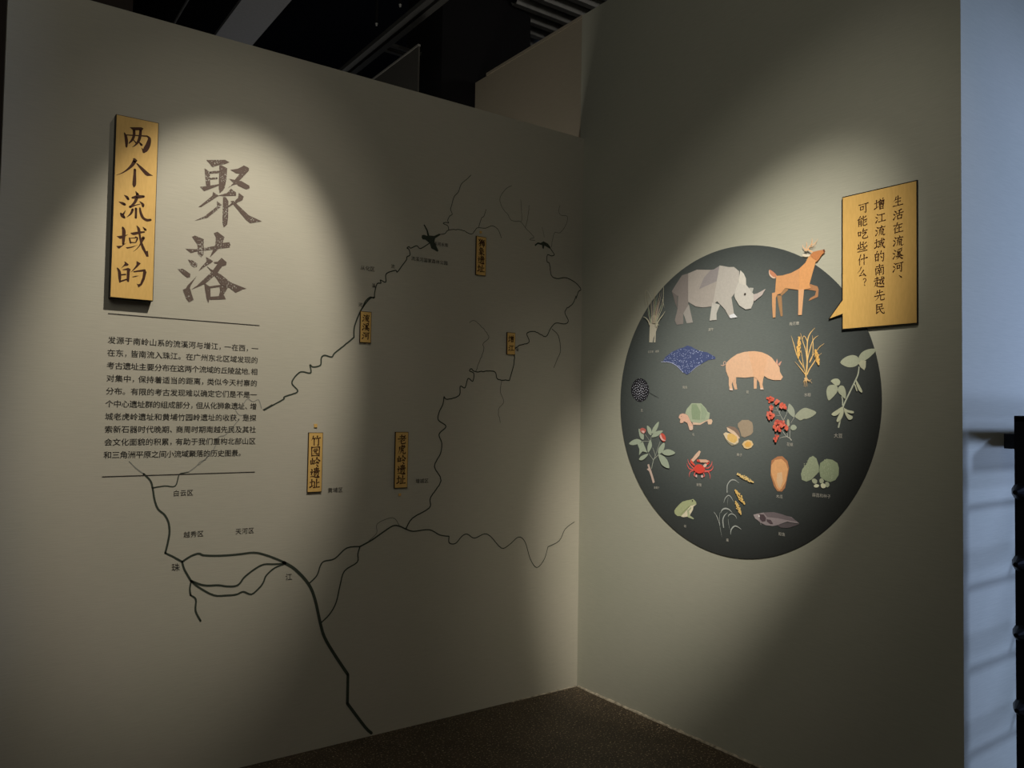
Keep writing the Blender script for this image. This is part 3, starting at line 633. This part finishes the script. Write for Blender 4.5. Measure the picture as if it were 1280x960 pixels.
for col in ([("生", 403, 180), ("活", 405, 254), ("在", 403, 327), ("流", 405, 398), ("溪", 403, 468), ("河", 403, 540), ("、", 418, 590)],
            [("增", 305, 197), ("江", 308, 271), ("流", 307, 342), ("域", 305, 412), ("的", 303, 483), ("南", 303, 555), ("越", 302, 622), ("先", 303, 695), ("民", 303, 767)],
            [("可", 215, 218), ("能", 210, 290), ("吃", 212, 360), ("些", 210, 430), ("什", 210, 500), ("么", 207, 568), ("？", 222, 622)]):
    for c, x, y in col:
        P = Print(); u, v = bw.uv(Z7[0]+x/Z7[2], Z7[1]+y/Z7[2]); brush(P, c, u, v, .043 if c != '？' else .036, 1.0)
        P.build('character', RW, BT+.0004, M_INK2, bub)

# ------------------------------------------------------------------ pictures on and around the round panel
FG = 'animal and plant pictures on the round panel'
FH = DT+.0006
class Fig:
    def __init__(s, name, cat, label, ox, oy, sc, k=.85):
        s.tr = T(RW, ox, oy, sc); s.sc = sc; s.k = k; s.n = 0
        a, b = local_scale(RW, ox+30, oy+30); s.ws = (a+b)/2/sc
        s.name, s.cat, s.label, s.o = name, cat, label, None
    def root(s, x, y):
        u, v = s.tr(x, y); s.o = empty(s.name, RW.xyz(u, v, 0), s.label, s.cat, FG); return s
    def add(s, part, rgb, *specs, label=None, parent=None, kind=None):
        """specs: 'P x,y ..' polygon, 'R x,y,w ..' brush line, 'S x,y ..' smooth closed outline, 'D x,y,r ..' dots"""
        P = Print()
        for sp in specs:
            k, q = sp[0], nums(sp[2:])
            if k == 'P': P.poly([s.tr(x, y) for x, y in q])
            elif k == 'S':
                c = catmull([q[-1]]+q+[q[0], q[1]], 3); n3 = 3
                P.poly([s.tr(x, y) for x, y in c[n3:-n3]][:-1])
            elif k == 'R': P.ribbon([(*s.tr(x, y), w_*s.ws) for x, y, w_ in q], cap=False)
            elif k == 'D':
                for x, y, r_ in q: P.dot(*s.tr(x, y), r_*s.ws)
        s.n += 1 if s.n < 24 else .02
        o = P.build(part, RW, FH+s.n*.00022, ink(*rgb, s.k) if isinstance(rgb, tuple) else rgb, parent or s.o)
        if label: o['label'] = label
        if kind: o['kind'] = kind
        return o
    def caption(s, text, px, py, size=.016):
        P = Print(); u, v = RW.uv(px, py); n_ = len(text)
        for k, c in enumerate(text): put_glyph(P, c, u+(k-(n_-1)/2)*size*1.02, v, size); P.lift()
        P.build('caption', RW, FH+.0005, mat('pale_caption_print', (.55, .53, .47), .7), s.o); return s
def grains(seed, n, ax, ay, bx, by, w_, r0=2.0, r1=3.0):
    """n dots scattered along the line a-b within half width w_, as a 'D' spec"""
    rr = random.Random(seed); o = []
    for i in range(n):
        t_ = (i+.5)/n; j = rr.uniform(-1, 1)*w_*math.sin(math.pi*min(.95, max(.12, t_)))
        dx, dy = bx-ax, by-ay; d = math.hypot(dx, dy)
        o.append('%.1f,%.1f,%.2f' % (ax+dx*t_-dy/d*j, ay+dy*t_+dx/d*j, rr.uniform(r0, r1)))
    return 'D '+' '.join(o)

# rhinoceros
f = Fig('rhinoceros_picture', 'picture', 'grey faceted rhinoceros picture at the top left of the round panel', 835, 320, 9.6, .78).root(450, 820)
f.add('rear_leg', (150, 142, 130), "P 245,570 262,600 305,800 232,808 190,690 215,620")
f.add('hindquarters', (128, 118, 108), "P 250,210 250,590 190,690 190,815 112,826 88,775 122,630 128,480 100,470 52,425 110,330 175,232", label='darker folded grey hindquarters')
f.add('tail', (110, 101, 93), "P 52,425 120,480 118,630 88,545")
f.add('belly', (160, 149, 135), "P 250,210 355,165 510,168 560,165 632,115 540,605 430,618 340,608 250,550")
f.add('fold', (140, 131, 124), "P 520,168 560,162 632,115 600,300 380,400 440,260")
f.add('front_leg', (178, 171, 156), "P 540,560 632,585 590,690 592,768 508,776 520,680")
f.add('shoulder', (172, 163, 148), "P 628,114 740,135 800,132 862,185 862,260 815,440 770,500 800,690 842,735 752,748 690,640 600,545 545,590 590,330")
f.add('foot', (205, 202, 195), "P 745,712 800,692 842,735 752,748")
hd = f.add('head', (182, 174, 158), "P 805,480 815,430 870,250 950,350 1000,410 1040,465 1035,560 1005,632 940,642 865,595 820,520")
f.add('ear', (190, 181, 163), "P 878,172 920,215 945,270 948,360 870,330 855,300", parent=hd)
f.add('horn', (172, 158, 145), "P 1035,462 1080,450 1120,430 1182,395 1140,470 1045,545 1035,520", label='long upturned horn', parent=hd)
f.add('horn', (165, 160, 145), "P 985,382 1038,385 1018,450 1000,415", parent=hd)
f.add('eye', (60, 52, 44), "D 935,460,13", parent=hd)
f.caption("犀牛", 889.5, 412)
# deer
f = Fig('deer_picture', 'picture', 'orange deer picture with raised foreleg, its head and antlers reaching beyond the round panel', 955, 290, 8, .92).root(250, 840)
f.add('far_leg', (160, 120, 80), "P 135,630 182,640 192,840 172,845 150,730", "P 180,640 215,610 250,575 215,560 160,600")
f.add('raised_leg', (168, 118, 78), "P 465,520 540,545 552,575 545,650 450,690 470,660 515,635 528,590 455,578 400,572")
f.add('tail', (190, 125, 90), "S 60,378 100,400 135,438 125,455 90,450 65,420")
f.add('tail_tip', (212, 180, 150), "S 58,380 66,415 95,448 125,458 100,466 68,445 55,415")
f.add('body', (205, 147, 95), "P 130,440 190,436 280,410 362,365 362,582 218,562 175,615 122,632 118,600")
f.add('hind_leg', (205, 150, 102), "P 88,612 135,600 135,640 125,660 122,855 95,858 88,720")
f.add('chest', (212, 150, 92), "P 362,365 420,310 460,235 505,200 545,290 525,300 460,530 475,560 408,578 362,582")
f.add('foreleg', (214, 160, 112), "P 352,578 408,570 385,830 350,832")
hd = f.add('head', (190, 122, 72), "P 470,235 500,200 560,186 612,178 622,200 590,225 545,292 500,270")
f.add('muzzle', (110, 62, 42), "P 596,178 612,174 622,200 608,208", parent=hd)
f.add('ear', (212, 195, 165), "P 392,225 430,222 475,230 460,246 420,252 395,240", parent=hd)
f.add('ear', (70, 60, 55), "P 390,216 430,214 475,220 430,222", parent=hd)
A_ = f.add('antler', (224, 170, 118), "R 492,205,8 455,180,10 430,180,9 402,155,6 395,130,3", "R 430,180,8 437,130,6 432,100,3", "R 410,190,5 440,185,8", label='pale branched antlers', parent=hd)
f.add('antler', (224, 170, 118), "R 500,205,8 450,170,9 480,130,8 490,100,6 488,62,2", "R 480,135,7 520,115,6 548,70,2", "R 470,150,6 510,145,4 530,125,2", parent=hd)
f.caption("梅花鹿", 993.5, 404.5)
# rush clump
f = Fig('rush_picture', 'picture', 'pale tuft of tall thin rushes crossing the left rim of the round panel', 795, 350, 9.6, .42).root(200, 750)
f.add('stem', (140, 132, 112), "P 165,748 172,540 190,440 215,420 250,430 272,540 240,640 215,700 205,750", "P 218,750 232,660 245,620 240,748")
rr = random.Random(4)
bl = []
for x0_, x1_, y1_ in ((185,125,135),(190,150,330),(200,185,240),(205,195,200),(210,215,250),(215,240,80),(220,250,210),(228,270,150),(232,300,150),(238,290,260),(244,330,120),(246,300,330),(250,320,300),(255,345,210),(180,150,360),(215,228,330),(225,262,300),(235,280,400)):
    bl.append("R %d,520,7 %d,%d,6 %d,%d,2" % (x0_, x0_+(x1_-x0_)*.55, 520-(520-y1_)*.6, x1_, y1_))
for sp in bl: f.add('blade', (128+rr.randint(-18, 18), 120+rr.randint(-12, 12), 98), sp)
for sp in ("R 178,540,14 160,490,12 130,455,8 98,442,2", "R 258,560,14 285,490,12 330,430,9 362,378,3", "R 245,540,7 330,330,6 340,240,6 345,100,5 340,85,1", "R 330,230,4 345,290,4 355,335,1", "R 135,290,5 125,150,5 150,130,4 190,195,4 205,240,3", "R 270,520,5 290,545,2"):
    f.add('blade', (142, 136, 112), sp)
f.caption("灯芯草 蔺草", 817.5, 439.5, .0125)
# ray
f = Fig('ray_picture', 'picture', 'dark blue ray picture covered in tiny white spots', 820, 420, 16, .62).root(640, 760)
f.add('body', (62, 70, 100), "P 150,500 200,420 330,320 480,250 560,230 640,190 720,215 760,240 880,300 1040,330 1200,420 1195,460 1060,480 900,570 780,640 700,730 630,775 580,745 500,690 430,610 330,550 240,525")
rr = random.Random(9); sp = []
poly_ = [(150,500),(330,330),(560,240),(740,240),(1040,340),(1190,430),(1060,475),(900,560),(780,635),(630,770),(500,680),(430,600),(330,545)]
def inside(x, y, Q):
    c = False
    for i in range(len(Q)):
        (x1, y1), (x2, y2) = Q[i], Q[i-1]
        if (y1 > y) != (y2 > y) and x < (x2-x1)*(y-y1)/(y2-y1)+x1: c = not c
    return c
for i in range(900):
    x, y = rr.uniform(150, 1200), rr.uniform(260, 770)
    if inside(x, y, poly_) and len(sp) < 190: sp.append('%.0f,%.0f,%.1f' % (x, y, rr.uniform(4.5, 7.5)))
f.add('spots', (175, 180, 205), 'D '+' '.join(sp), kind='stuff')
f.add('fin_edge', (170, 172, 190), "R 115,520,9 230,520,9 330,540,9 430,600,9 520,690,9 560,740,6", "R 700,725,7 790,640,7 900,570,6")
f.caption("鳐鱼", 857, 484, .015)
# spotted round fruit
f = Fig('round_fruit_picture', 'picture', 'round black fruit picture with white dots, far left of the round panel', 780, 465, 16, .40).root(330, 600)
f.add('fruit', (20, 19, 21), "S 330,125 430,165 500,280 510,400 470,520 380,590 290,590 200,510 155,400 165,280 230,170")
sp = []; rr = random.Random(2)
for i in range(72):
    a = i*2.39996; r_ = math.sqrt((i+.5)/72); x, y = 333+r_*168*math.cos(a), 362+r_*228*math.sin(a)
    sp.append('%.0f,%.0f,%.1f' % (x, y, 11*(1-r_**2*.6)+rr.uniform(-1, 1)))
f.add('dots', (175, 172, 175), 'D '+' '.join(sp), kind='stuff')
f.add('stalk', (30, 30, 30), "R 500,400,5 600,460,6 710,515,3")
f.caption("豆", 803, 513, .015)
# tortoise
f = Fig('tortoise_picture', 'picture', 'green shelled tortoise picture with pinkish head and feet', 840, 495, 19.2, .66).root(480, 820)
f.add('foot', (222, 185, 150), "P 870,560 960,555 985,600 960,680 885,685 868,640")
f.add('underside', (226, 190, 158), "P 500,625 690,645 880,560 880,600 830,612 690,695 520,690")
f.add('shell', (152, 158, 128), "P 330,415 370,310 485,175 710,175 830,300 870,380 925,405 905,550 830,590 690,650 480,625 440,560 400,470")
f.add('shell_plate', (128, 140, 108), "P 485,200 600,190 700,380 690,570 500,560 480,380")
f.add('shell_plate', (140, 150, 120), "P 700,190 815,300 860,420 800,560 710,570 720,380")
hd = f.add('head', (226, 178, 148), "P 180,500 205,445 265,418 340,430 400,470 440,560 480,630 520,700 518,800 440,820 385,650 300,605 285,640 235,655 205,625 220,560 180,525")
f.add('foreleg', (232, 196, 168), "P 425,720 515,730 518,805 475,825 430,805")
f.add('eye', (120, 80, 66), "D 245,490,9", parent=hd)
f.caption("龟", 867.5, 543, .015)
# pig
f = Fig('pig_picture', 'picture', 'pink pig picture standing in the middle of the round panel', 900, 430, 13.71, .80).root(480, 780)
f.add('far_leg', (214, 168, 130), "P 215,560 288,560 285,660 305,775 262,780 235,700", "P 590,560 665,560 640,640 638,765 590,768 588,650")
f.add('tail', (232, 190, 160), "R 120,355,12 75,350,12 75,310,10 105,305,9 105,345,10 60,370,13 20,360,3")
f.add('hindquarters', (228, 182, 142), "P 560,126 430,135 300,175 200,245 128,310 108,380 115,470 160,580 162,700 180,795 232,795 212,690 235,630 285,568 440,578 600,562 640,400")
f.add('shoulder', (222, 172, 130), "P 495,128 600,122 720,140 830,185 900,250 870,560 770,545 750,600 738,700 760,780 705,782 685,660 660,620 640,590 585,562 560,400 520,240")
hd = f.add('head', (226, 178, 138), "P 830,185 900,235 965,320 1000,350 1030,400 1040,480 1090,568 1050,620 920,618 830,590 765,545 775,440 810,330")
f.add('ear', (205, 150, 125), "P 968,330 988,248 1002,300 1000,350", "P 1005,350 1040,310 1072,290 1035,380", parent=hd)
f.add('hoof', (235, 205, 180), "P 170,765 225,770 235,796 180,796", "P 700,755 740,755 762,780 708,783")
f.caption("猪", 935, 490, .015)
# rice
f = Fig('rice_picture', 'picture', 'golden rice plant picture with drooping ears and roots', 980, 405, 10.1, .76).root(290, 800)
for sp in ("R 285,680,12 300,480,16 300,250,14 330,130,12 400,48,2", "R 280,660,10 260,560,12 180,420,12 130,250,9 98,150,2", "R 285,650,10 300,520,14 285,350,12 245,220,9 215,115,2", "R 290,650,12 300,480,12 350,270,11 390,185,8 445,145,2", "R 300,640,12 330,570,14 390,480,12 415,430,6", "R 330,490,10 370,400,10 375,250,10 368,145,2",
           "R 280,640,10 220,560,9 145,475,2", "R 430,330,5 460,290,7 520,245,2", "R 330,480,5 360,420,9 395,370,7 420,330,5", "R 450,400,4 485,368,2", "R 275,600,8 250,480,8 225,330,5", "R 240,200,6 265,150,7 300,210,7 300,260,4"):
    f.add('leaf', (222, 180, 112), sp)
f.add('ear', (232, 180, 98), *["D "+grains(k, 42, 205, 165, 195, 435, 26, 6, 9)[2:] for k in (1, 2, 3)], kind='stuff')
f.add('ear', (232, 180, 98), *["D "+grains(k, 36, 410, 325, 450, 515, 24, 6, 9)[2:] for k in (4, 5, 6)], kind='stuff')
f.add('root', (205, 165, 110), "S 270,680 310,680 300,720 280,720", *["R 290,690,8 %d,%d,6 %d,%d,2" % (290+dx*.6, 715, 290+dx, y) for dx, y in ((-38,750),(-25,790),(-5,800),(15,790),(45,735),(70,695),(78,750),(-30,715))])
f.caption("水稻", 1010, 493.5, .0155)
# soybean
f = Fig('soybean_picture', 'picture', 'grey green bean sprig picture with pods and broad leaves at the right rim', 1025, 425, 7.68, .50).root(180, 845)
LF = (128, 128, 104)
f.add('stem', (138, 138, 116), "R 182,842,16 215,700,16 235,620,14 330,420,14 370,330,12 380,255,10", "R 222,630,12 222,580,11 215,540,9")
f.add('leaf', LF, "S 200,218 250,165 320,145 370,165 385,215 340,255 270,260")
f.add('leaf', LF, "S 380,160 420,110 490,85 548,92 500,150 440,195 385,205")
f.add('leaf', (140, 136, 110), "P 375,225 400,195 448,200 445,260 432,290 395,262")
f.add('leaf', (134, 134, 108), "S 110,395 135,375 175,372 200,395 192,430 165,438 140,425 125,410")
f.add('leaf', LF, "S 70,480 90,440 140,430 175,450 170,500 130,550 90,580 72,530")
f.add('leaf', LF, "S 178,470 200,440 235,445 255,500 250,565 215,535 185,505")
for sp in ("S 225,640 180,665 122,705 128,725 165,725 215,680", "S 235,650 270,670 330,685 325,705 285,700 250,685", "S 232,660 200,700 168,765 175,788 205,770 232,715", "S 240,670 280,710 322,735 310,762 280,762 250,710", "S 355,385 385,430 415,490 405,505 380,480 358,430", "S 335,420 350,430 368,485 358,488 345,450"):
    f.add('pod', (146, 144, 116), sp)
f.caption("大豆", 1048.5, 544.5, .019)
# red berry sprig
f = Fig('berry_picture', 'picture', 'sprig of small red berries picture with two pale leaves', 950, 490, 12.8, .76).root(400, 780)
f.add('twig', (172, 168, 150), "R 390,470,8 320,340,7 250,215,6 180,130,4", "R 390,440,7 450,310,6 415,280,4", "R 320,330,6 350,260,4", "R 330,375,5 270,380,3", "R 300,300,5 230,300,3", "R 515,775,14 480,735,12 440,715,9 380,640,8 345,580,5", "R 450,720,8 440,620,7 410,550,4", "R 485,740,8 485,600,7 470,560,4", "R 440,715,7 380,720,7 320,740,5", "R 500,500,4 560,400,5")
f.add('leaf', (150, 152, 130), "S 478,185 540,250 565,320 560,405 505,375 455,310 458,240")
f.add('leaf', (152, 152, 126), "S 570,385 640,300 720,255 800,270 910,325 850,390 760,428 710,430 660,455 610,430")
f.add('leaf', (150, 154, 130), "S 500,555 530,525 570,530 598,570 570,605 530,612 500,590")
f.add('leaf', (164, 160, 130), "P 455,430 478,450 485,530 460,560 440,520 442,460")
rr = random.Random(5)
for (x, y, n_, sx_, sy_) in ((150,125,10,32,42),(215,110,10,38,36),(285,170,12,42,46),(370,210,14,45,40),(420,270,5,22,30),(205,250,7,25,32),(165,350,10,35,45),(215,370,10,30,50),(160,410,4,22,25),(330,500,22,80,45),(270,560,16,40,60),(390,500,10,45,45),(330,590,14,60,50),(455,570,8,35,45),(285,740,14,38,55)):
    for i in range(int(n_*.8)+1):
        a = rr.uniform(0, 6.28); r_ = math.sqrt(rr.random()); x_, y_ = x+sx_*r_*math.cos(a), y+sy_*r_*math.sin(a)
        c = rr.choice(((200, 88, 66), (186, 76, 62), (208, 108, 86), (212, 96, 70)))
        f.add('berry', c, 'D %.0f,%.0f,%.1f' % (x_, y_, rr.uniform(15, 22)))
f.caption("花椒", 988, 555.5, .0155)
# opened nut
f = Fig('nut_picture', 'picture', 'opened nut picture, brown husk and yellow kernels, below the pig', 900, 515, 16, .78).root(400, 740)
f.add('husk', (158, 138, 112), "P 450,160 580,158 655,210 672,290 672,400 630,455 500,510 440,485 395,330 365,300 368,230")
f.add('husk', (132, 110, 92), "P 145,305 200,285 300,300 365,350 405,420 410,520 370,480 250,400")
f.add('husk_inside', (222, 190, 155), "P 145,305 180,320 290,380 340,430 412,525 375,530 300,470 165,375")
f.add('shell', (150, 140, 112), "P 85,430 120,540 180,620 250,675 350,650 385,610 240,520")
f.add('shell_inside', (225, 200, 160), "P 78,435 130,405 200,425 300,460 385,530 385,605 310,650 200,600 130,530")
f.add('kernel', (222, 180, 104), "P 160,460 210,425 280,440 350,490 365,560 310,620 230,600 160,540")
f.add('kernel', (230, 195, 138), "P 455,645 500,585 580,555 650,580 682,650 640,710 570,740 500,720")
f.add('kernel_centre', (226, 172, 88), "P 500,640 560,590 620,600 645,650 600,700 530,700")
f.caption("榛子", 925, 568.5, .0155)
# rose sprig
f = Fig('rosehip_picture', 'picture', 'leafy sprig picture with two small red buds, lower left of the round panel', 780, 520, 10.1, .60).root(370, 850)
f.add('branch', (172, 148, 130), "P 302,615 322,605 345,670 368,740 395,835 372,850 350,770 325,700 295,670 315,660")
f.add('twig', (140, 140, 122), "R 355,665,7 378,560,8 400,500,6 370,400,5", "R 378,555,6 320,470,5", "R 385,545,6 445,485,6", "R 400,510,5 465,320,5", "R 350,260,5 345,320,6", "R 330,310,4 275,230,4", "R 340,318,5 230,320,5")
for sp in ("S 70,348 120,305 180,290 230,318 190,350 120,368", "S 195,160 235,190 258,240 252,300 215,275 198,220", "S 300,120 340,150 358,200 350,245 315,215 300,165", "S 360,220 375,150 445,70 440,130 405,200", "S 355,262 400,200 490,182 490,205 430,255 380,268",
           "S 345,300 362,360 355,400 315,460 305,400 320,340", "P 180,355 250,325 265,370 305,462 245,445 200,495 205,420", "S 200,548 230,505 315,475 290,520 240,558", "S 515,335 525,375 500,450 445,480 445,420 475,370", "S 490,455 550,420 610,430 658,468 590,498 520,490", "S 445,485 510,505 560,560 585,655 530,645 480,600"):
    f.add('leaf', (140, 146, 122), sp)
f.add('bud', (160, 84, 72), "S 215,165 250,150 285,170 285,195 262,220 230,205")
f.add('bud_tip', (205, 160, 145), "S 235,185 270,190 265,218 240,208")
f.add('bud', (178, 74, 58), "S 490,215 530,245 540,300 515,325 480,295 462,250")
f.add('bud_tip', (210, 165, 150), "S 465,245 480,235 500,285 540,310 505,310 478,290")
f.caption("金樱子", 821.5, 609.5, .0125)
# crab
f = Fig('crab_picture', 'picture', 'bright red crab picture with two long pale claws', 850, 555, 16, .66).root(400, 680)
for sp in ("R 300,500,22 220,420,20 180,360,16 165,300,5", "R 300,515,20 210,500,20 165,440,16 150,385,5", "R 310,530,18 230,545,18 200,600,14 198,660,4", "R 500,470,12 570,480,20 640,420,18 655,340,6", "R 500,530,20 600,540,22 665,490,18 670,430,6", "R 500,560,20 570,550,18 610,610,16 618,700,4", "R 320,560,20 300,620,22 330,650,18", "R 480,570,20 505,630,20 480,655,16"):
    f.add('leg', (205, 92, 82), sp)
f.add('claw_arm', (214, 84, 66), "R 310,430,34 240,350,50 260,310,40", "R 350,330,34 420,335,46 520,350,40", "R 570,350,44 590,360,50 550,400,40")
f.add('claw', (222, 182, 150), "P 240,320 330,200 400,130 432,150 400,235 320,320 280,360")
f.add('claw', (220, 170, 138), "P 400,305 540,310 600,345 560,372 430,370")
f.add('claw_tip', (224, 190, 162), "P 478,430 520,390 560,400 545,450 500,470")
f.add('shell', (214, 72, 56), "S 330,430 390,405 460,425 515,490 490,560 410,590 330,560 285,500")
f.add('foot', (220, 185, 170), "D 345,640,22 460,645,24")
f.caption("螃蟹", 874.5, 606, .0155)
# frog
f = Fig('frog_picture', 'picture', 'green frog picture with a pale belly sitting near the bottom of the round panel', 835, 615, 19.2, .56).root(420, 600)
f.add('body', (142, 144, 104), "P 165,450 200,390 290,290 360,230 470,200 580,180 610,165 650,195 690,240 695,300 640,300 560,330 480,400 330,580 240,575 175,520")
f.add('belly', (222, 208, 172), "P 330,580 420,480 490,400 560,330 650,300 690,300 625,350 610,430 545,540 540,590 480,590 390,605 340,595")
f.add('foreleg', (146, 148, 112), "P 470,440 520,400 560,360 580,390 520,460 535,560 600,605 635,630 625,655 520,615 480,590 485,520")
f.add('back_fold', (128, 132, 90), "P 330,540 460,400 560,320 620,290 500,350 400,440 320,530")
f.add('eye', (30, 26, 20), "D 602,208,18")
f.caption("蛙", 857, 657.5, .015)
# millet
f = Fig('millet_picture', 'picture', 'fine grey blades with three golden millet heads picture, bottom centre of the round panel', 890, 585, 10.1, .60).root(200, 880)
for sp in ("R 198,310,12 200,220,10 240,160,13 290,150,11 350,190,2", "R 155,440,3 175,380,8 215,345,10 250,370,8 278,425,2", "R 115,570,2 140,525,14 180,510,16 225,525,13 265,565,3", "R 155,755,12 145,660,14 165,600,12 205,560,2", "R 210,615,2 225,590,9 260,578,11 300,600,9 322,640,2", "R 245,840,3 250,780,14 290,735,15 330,740,12 380,775,2",
           "R 35,555,6 70,610,8 100,690,8 110,740,2", "R 110,740,4 120,800,3 135,870,1", "R 110,560,2 105,650,4 110,720,3", "R 215,370,2 208,420,3 205,480,1", "R 215,640,2 220,700,4 235,780,2"):
    f.add('blade', (150, 150, 138), sp)
f.add('seed_head', (228, 192, 122), *["D "+grains(k, 26, 330, 72, 535, 180, 24, 6, 9)[2:] for k in (1, 2, 3)], kind='stuff')
f.add('seed_head', (222, 180, 102), *["D "+grains(k, 26, 305, 275, 425, 455, 26, 6, 9)[2:] for k in (4, 5, 6)], kind='stuff')
f.add('seed_head', (222, 182, 108), *["D "+grains(k, 22, 305, 420, 380, 585, 24, 6, 9)[2:] for k in (7, 8, 9)], kind='stuff')
f.caption("粟", 910, 675, .015)
# orange fruit / shell
f = Fig('melon_picture', 'picture', 'long orange egg shaped picture with a pointed lower end, right of the millet', 935, 560, 8, .68).root(320, 435)
f.add('skin', (164, 110, 72), "P 240,125 300,85 350,82 400,130 415,200 405,260 375,400 345,435 300,432 265,380 232,270 235,170")
f.add('flesh', (205, 150, 98), "P 240,170 275,120 340,108 385,150 405,210 385,330 345,405 320,425 295,400 250,290 235,240")
f.add('highlight', (216, 174, 128), "P 300,250 345,240 355,330 330,400 310,390 290,320")
f.caption("木瓜", 975, 620.5, .0165)
# green fruit with seeds
f = Fig('fig_fruit_picture', 'picture', 'two rough green fruits with small seeds picture, lower right of the round panel', 935, 560, 8, .50).root(730, 400)
f.add('fruit', (122, 126, 98), "P 655,78 690,105 715,180 715,240 640,315 590,335 545,318 535,260 550,210 590,160 615,100")
f.add('fruit', (118, 124, 94), "P 790,108 850,118 900,150 915,200 912,270 880,320 830,340 780,325 730,290 718,220 728,150")
f.add('rind_speckle', (138, 140, 110), grains(1, 60, 640, 90, 580, 325, 60, 2.5, 4), grains(2, 60, 800, 115, 820, 330, 85, 2.5, 4), kind='stuff')
for sp in ("S 645,320 670,305 698,325 690,355 660,352", "S 722,315 745,302 765,325 755,350 728,350", "S 780,345 810,342 822,370 805,392 785,385"):
    f.add('seed', (140, 140, 112), sp)
for sp in ("S 665,375 690,360 720,372 705,392 675,392", "S 735,365 760,352 785,370 778,398 745,398"):
    f.add('seed', (176, 172, 140), sp)
f.caption("薜荔和种子", 1027.5, 619.5, .0165)
# catfish
f = Fig('catfish_picture', 'picture', 'purplish grey catfish picture fading to the right, lowest on the round panel', 935, 560, 8, .44).root(200, 775)
f.add('body', (112, 100, 96), "P 62,665 110,655 160,645 250,648 330,665 440,690 520,755 440,745 400,735 300,770 250,780 180,770 130,745 80,705")
f.add('back', (86, 76, 74), "P 160,645 260,640 340,660 440,695 500,735 400,720 300,700 200,690")
f.add('tail', (70, 62, 60), "P 300,770 400,745 520,762 440,790 400,800 330,795")
hd = f.add('head', (124, 112, 106), "P 60,668 105,655 130,680 120,730 80,705")
f.add('gill', (62, 50, 50), "P 120,660 165,665 188,700 180,730 150,735 125,710", parent=hd)
f.add('fin', (66, 54, 54), "P 190,710 235,718 258,755 235,758 200,735")
f.add('eye', (190, 182, 170), "D 118,680,9", parent=hd)
f.add('whisker', (140, 130, 122), "R 130,740,3 135,758,3 140,770,1", parent=hd)
f.caption("鲶鱼", 978, 667.5, .0165)
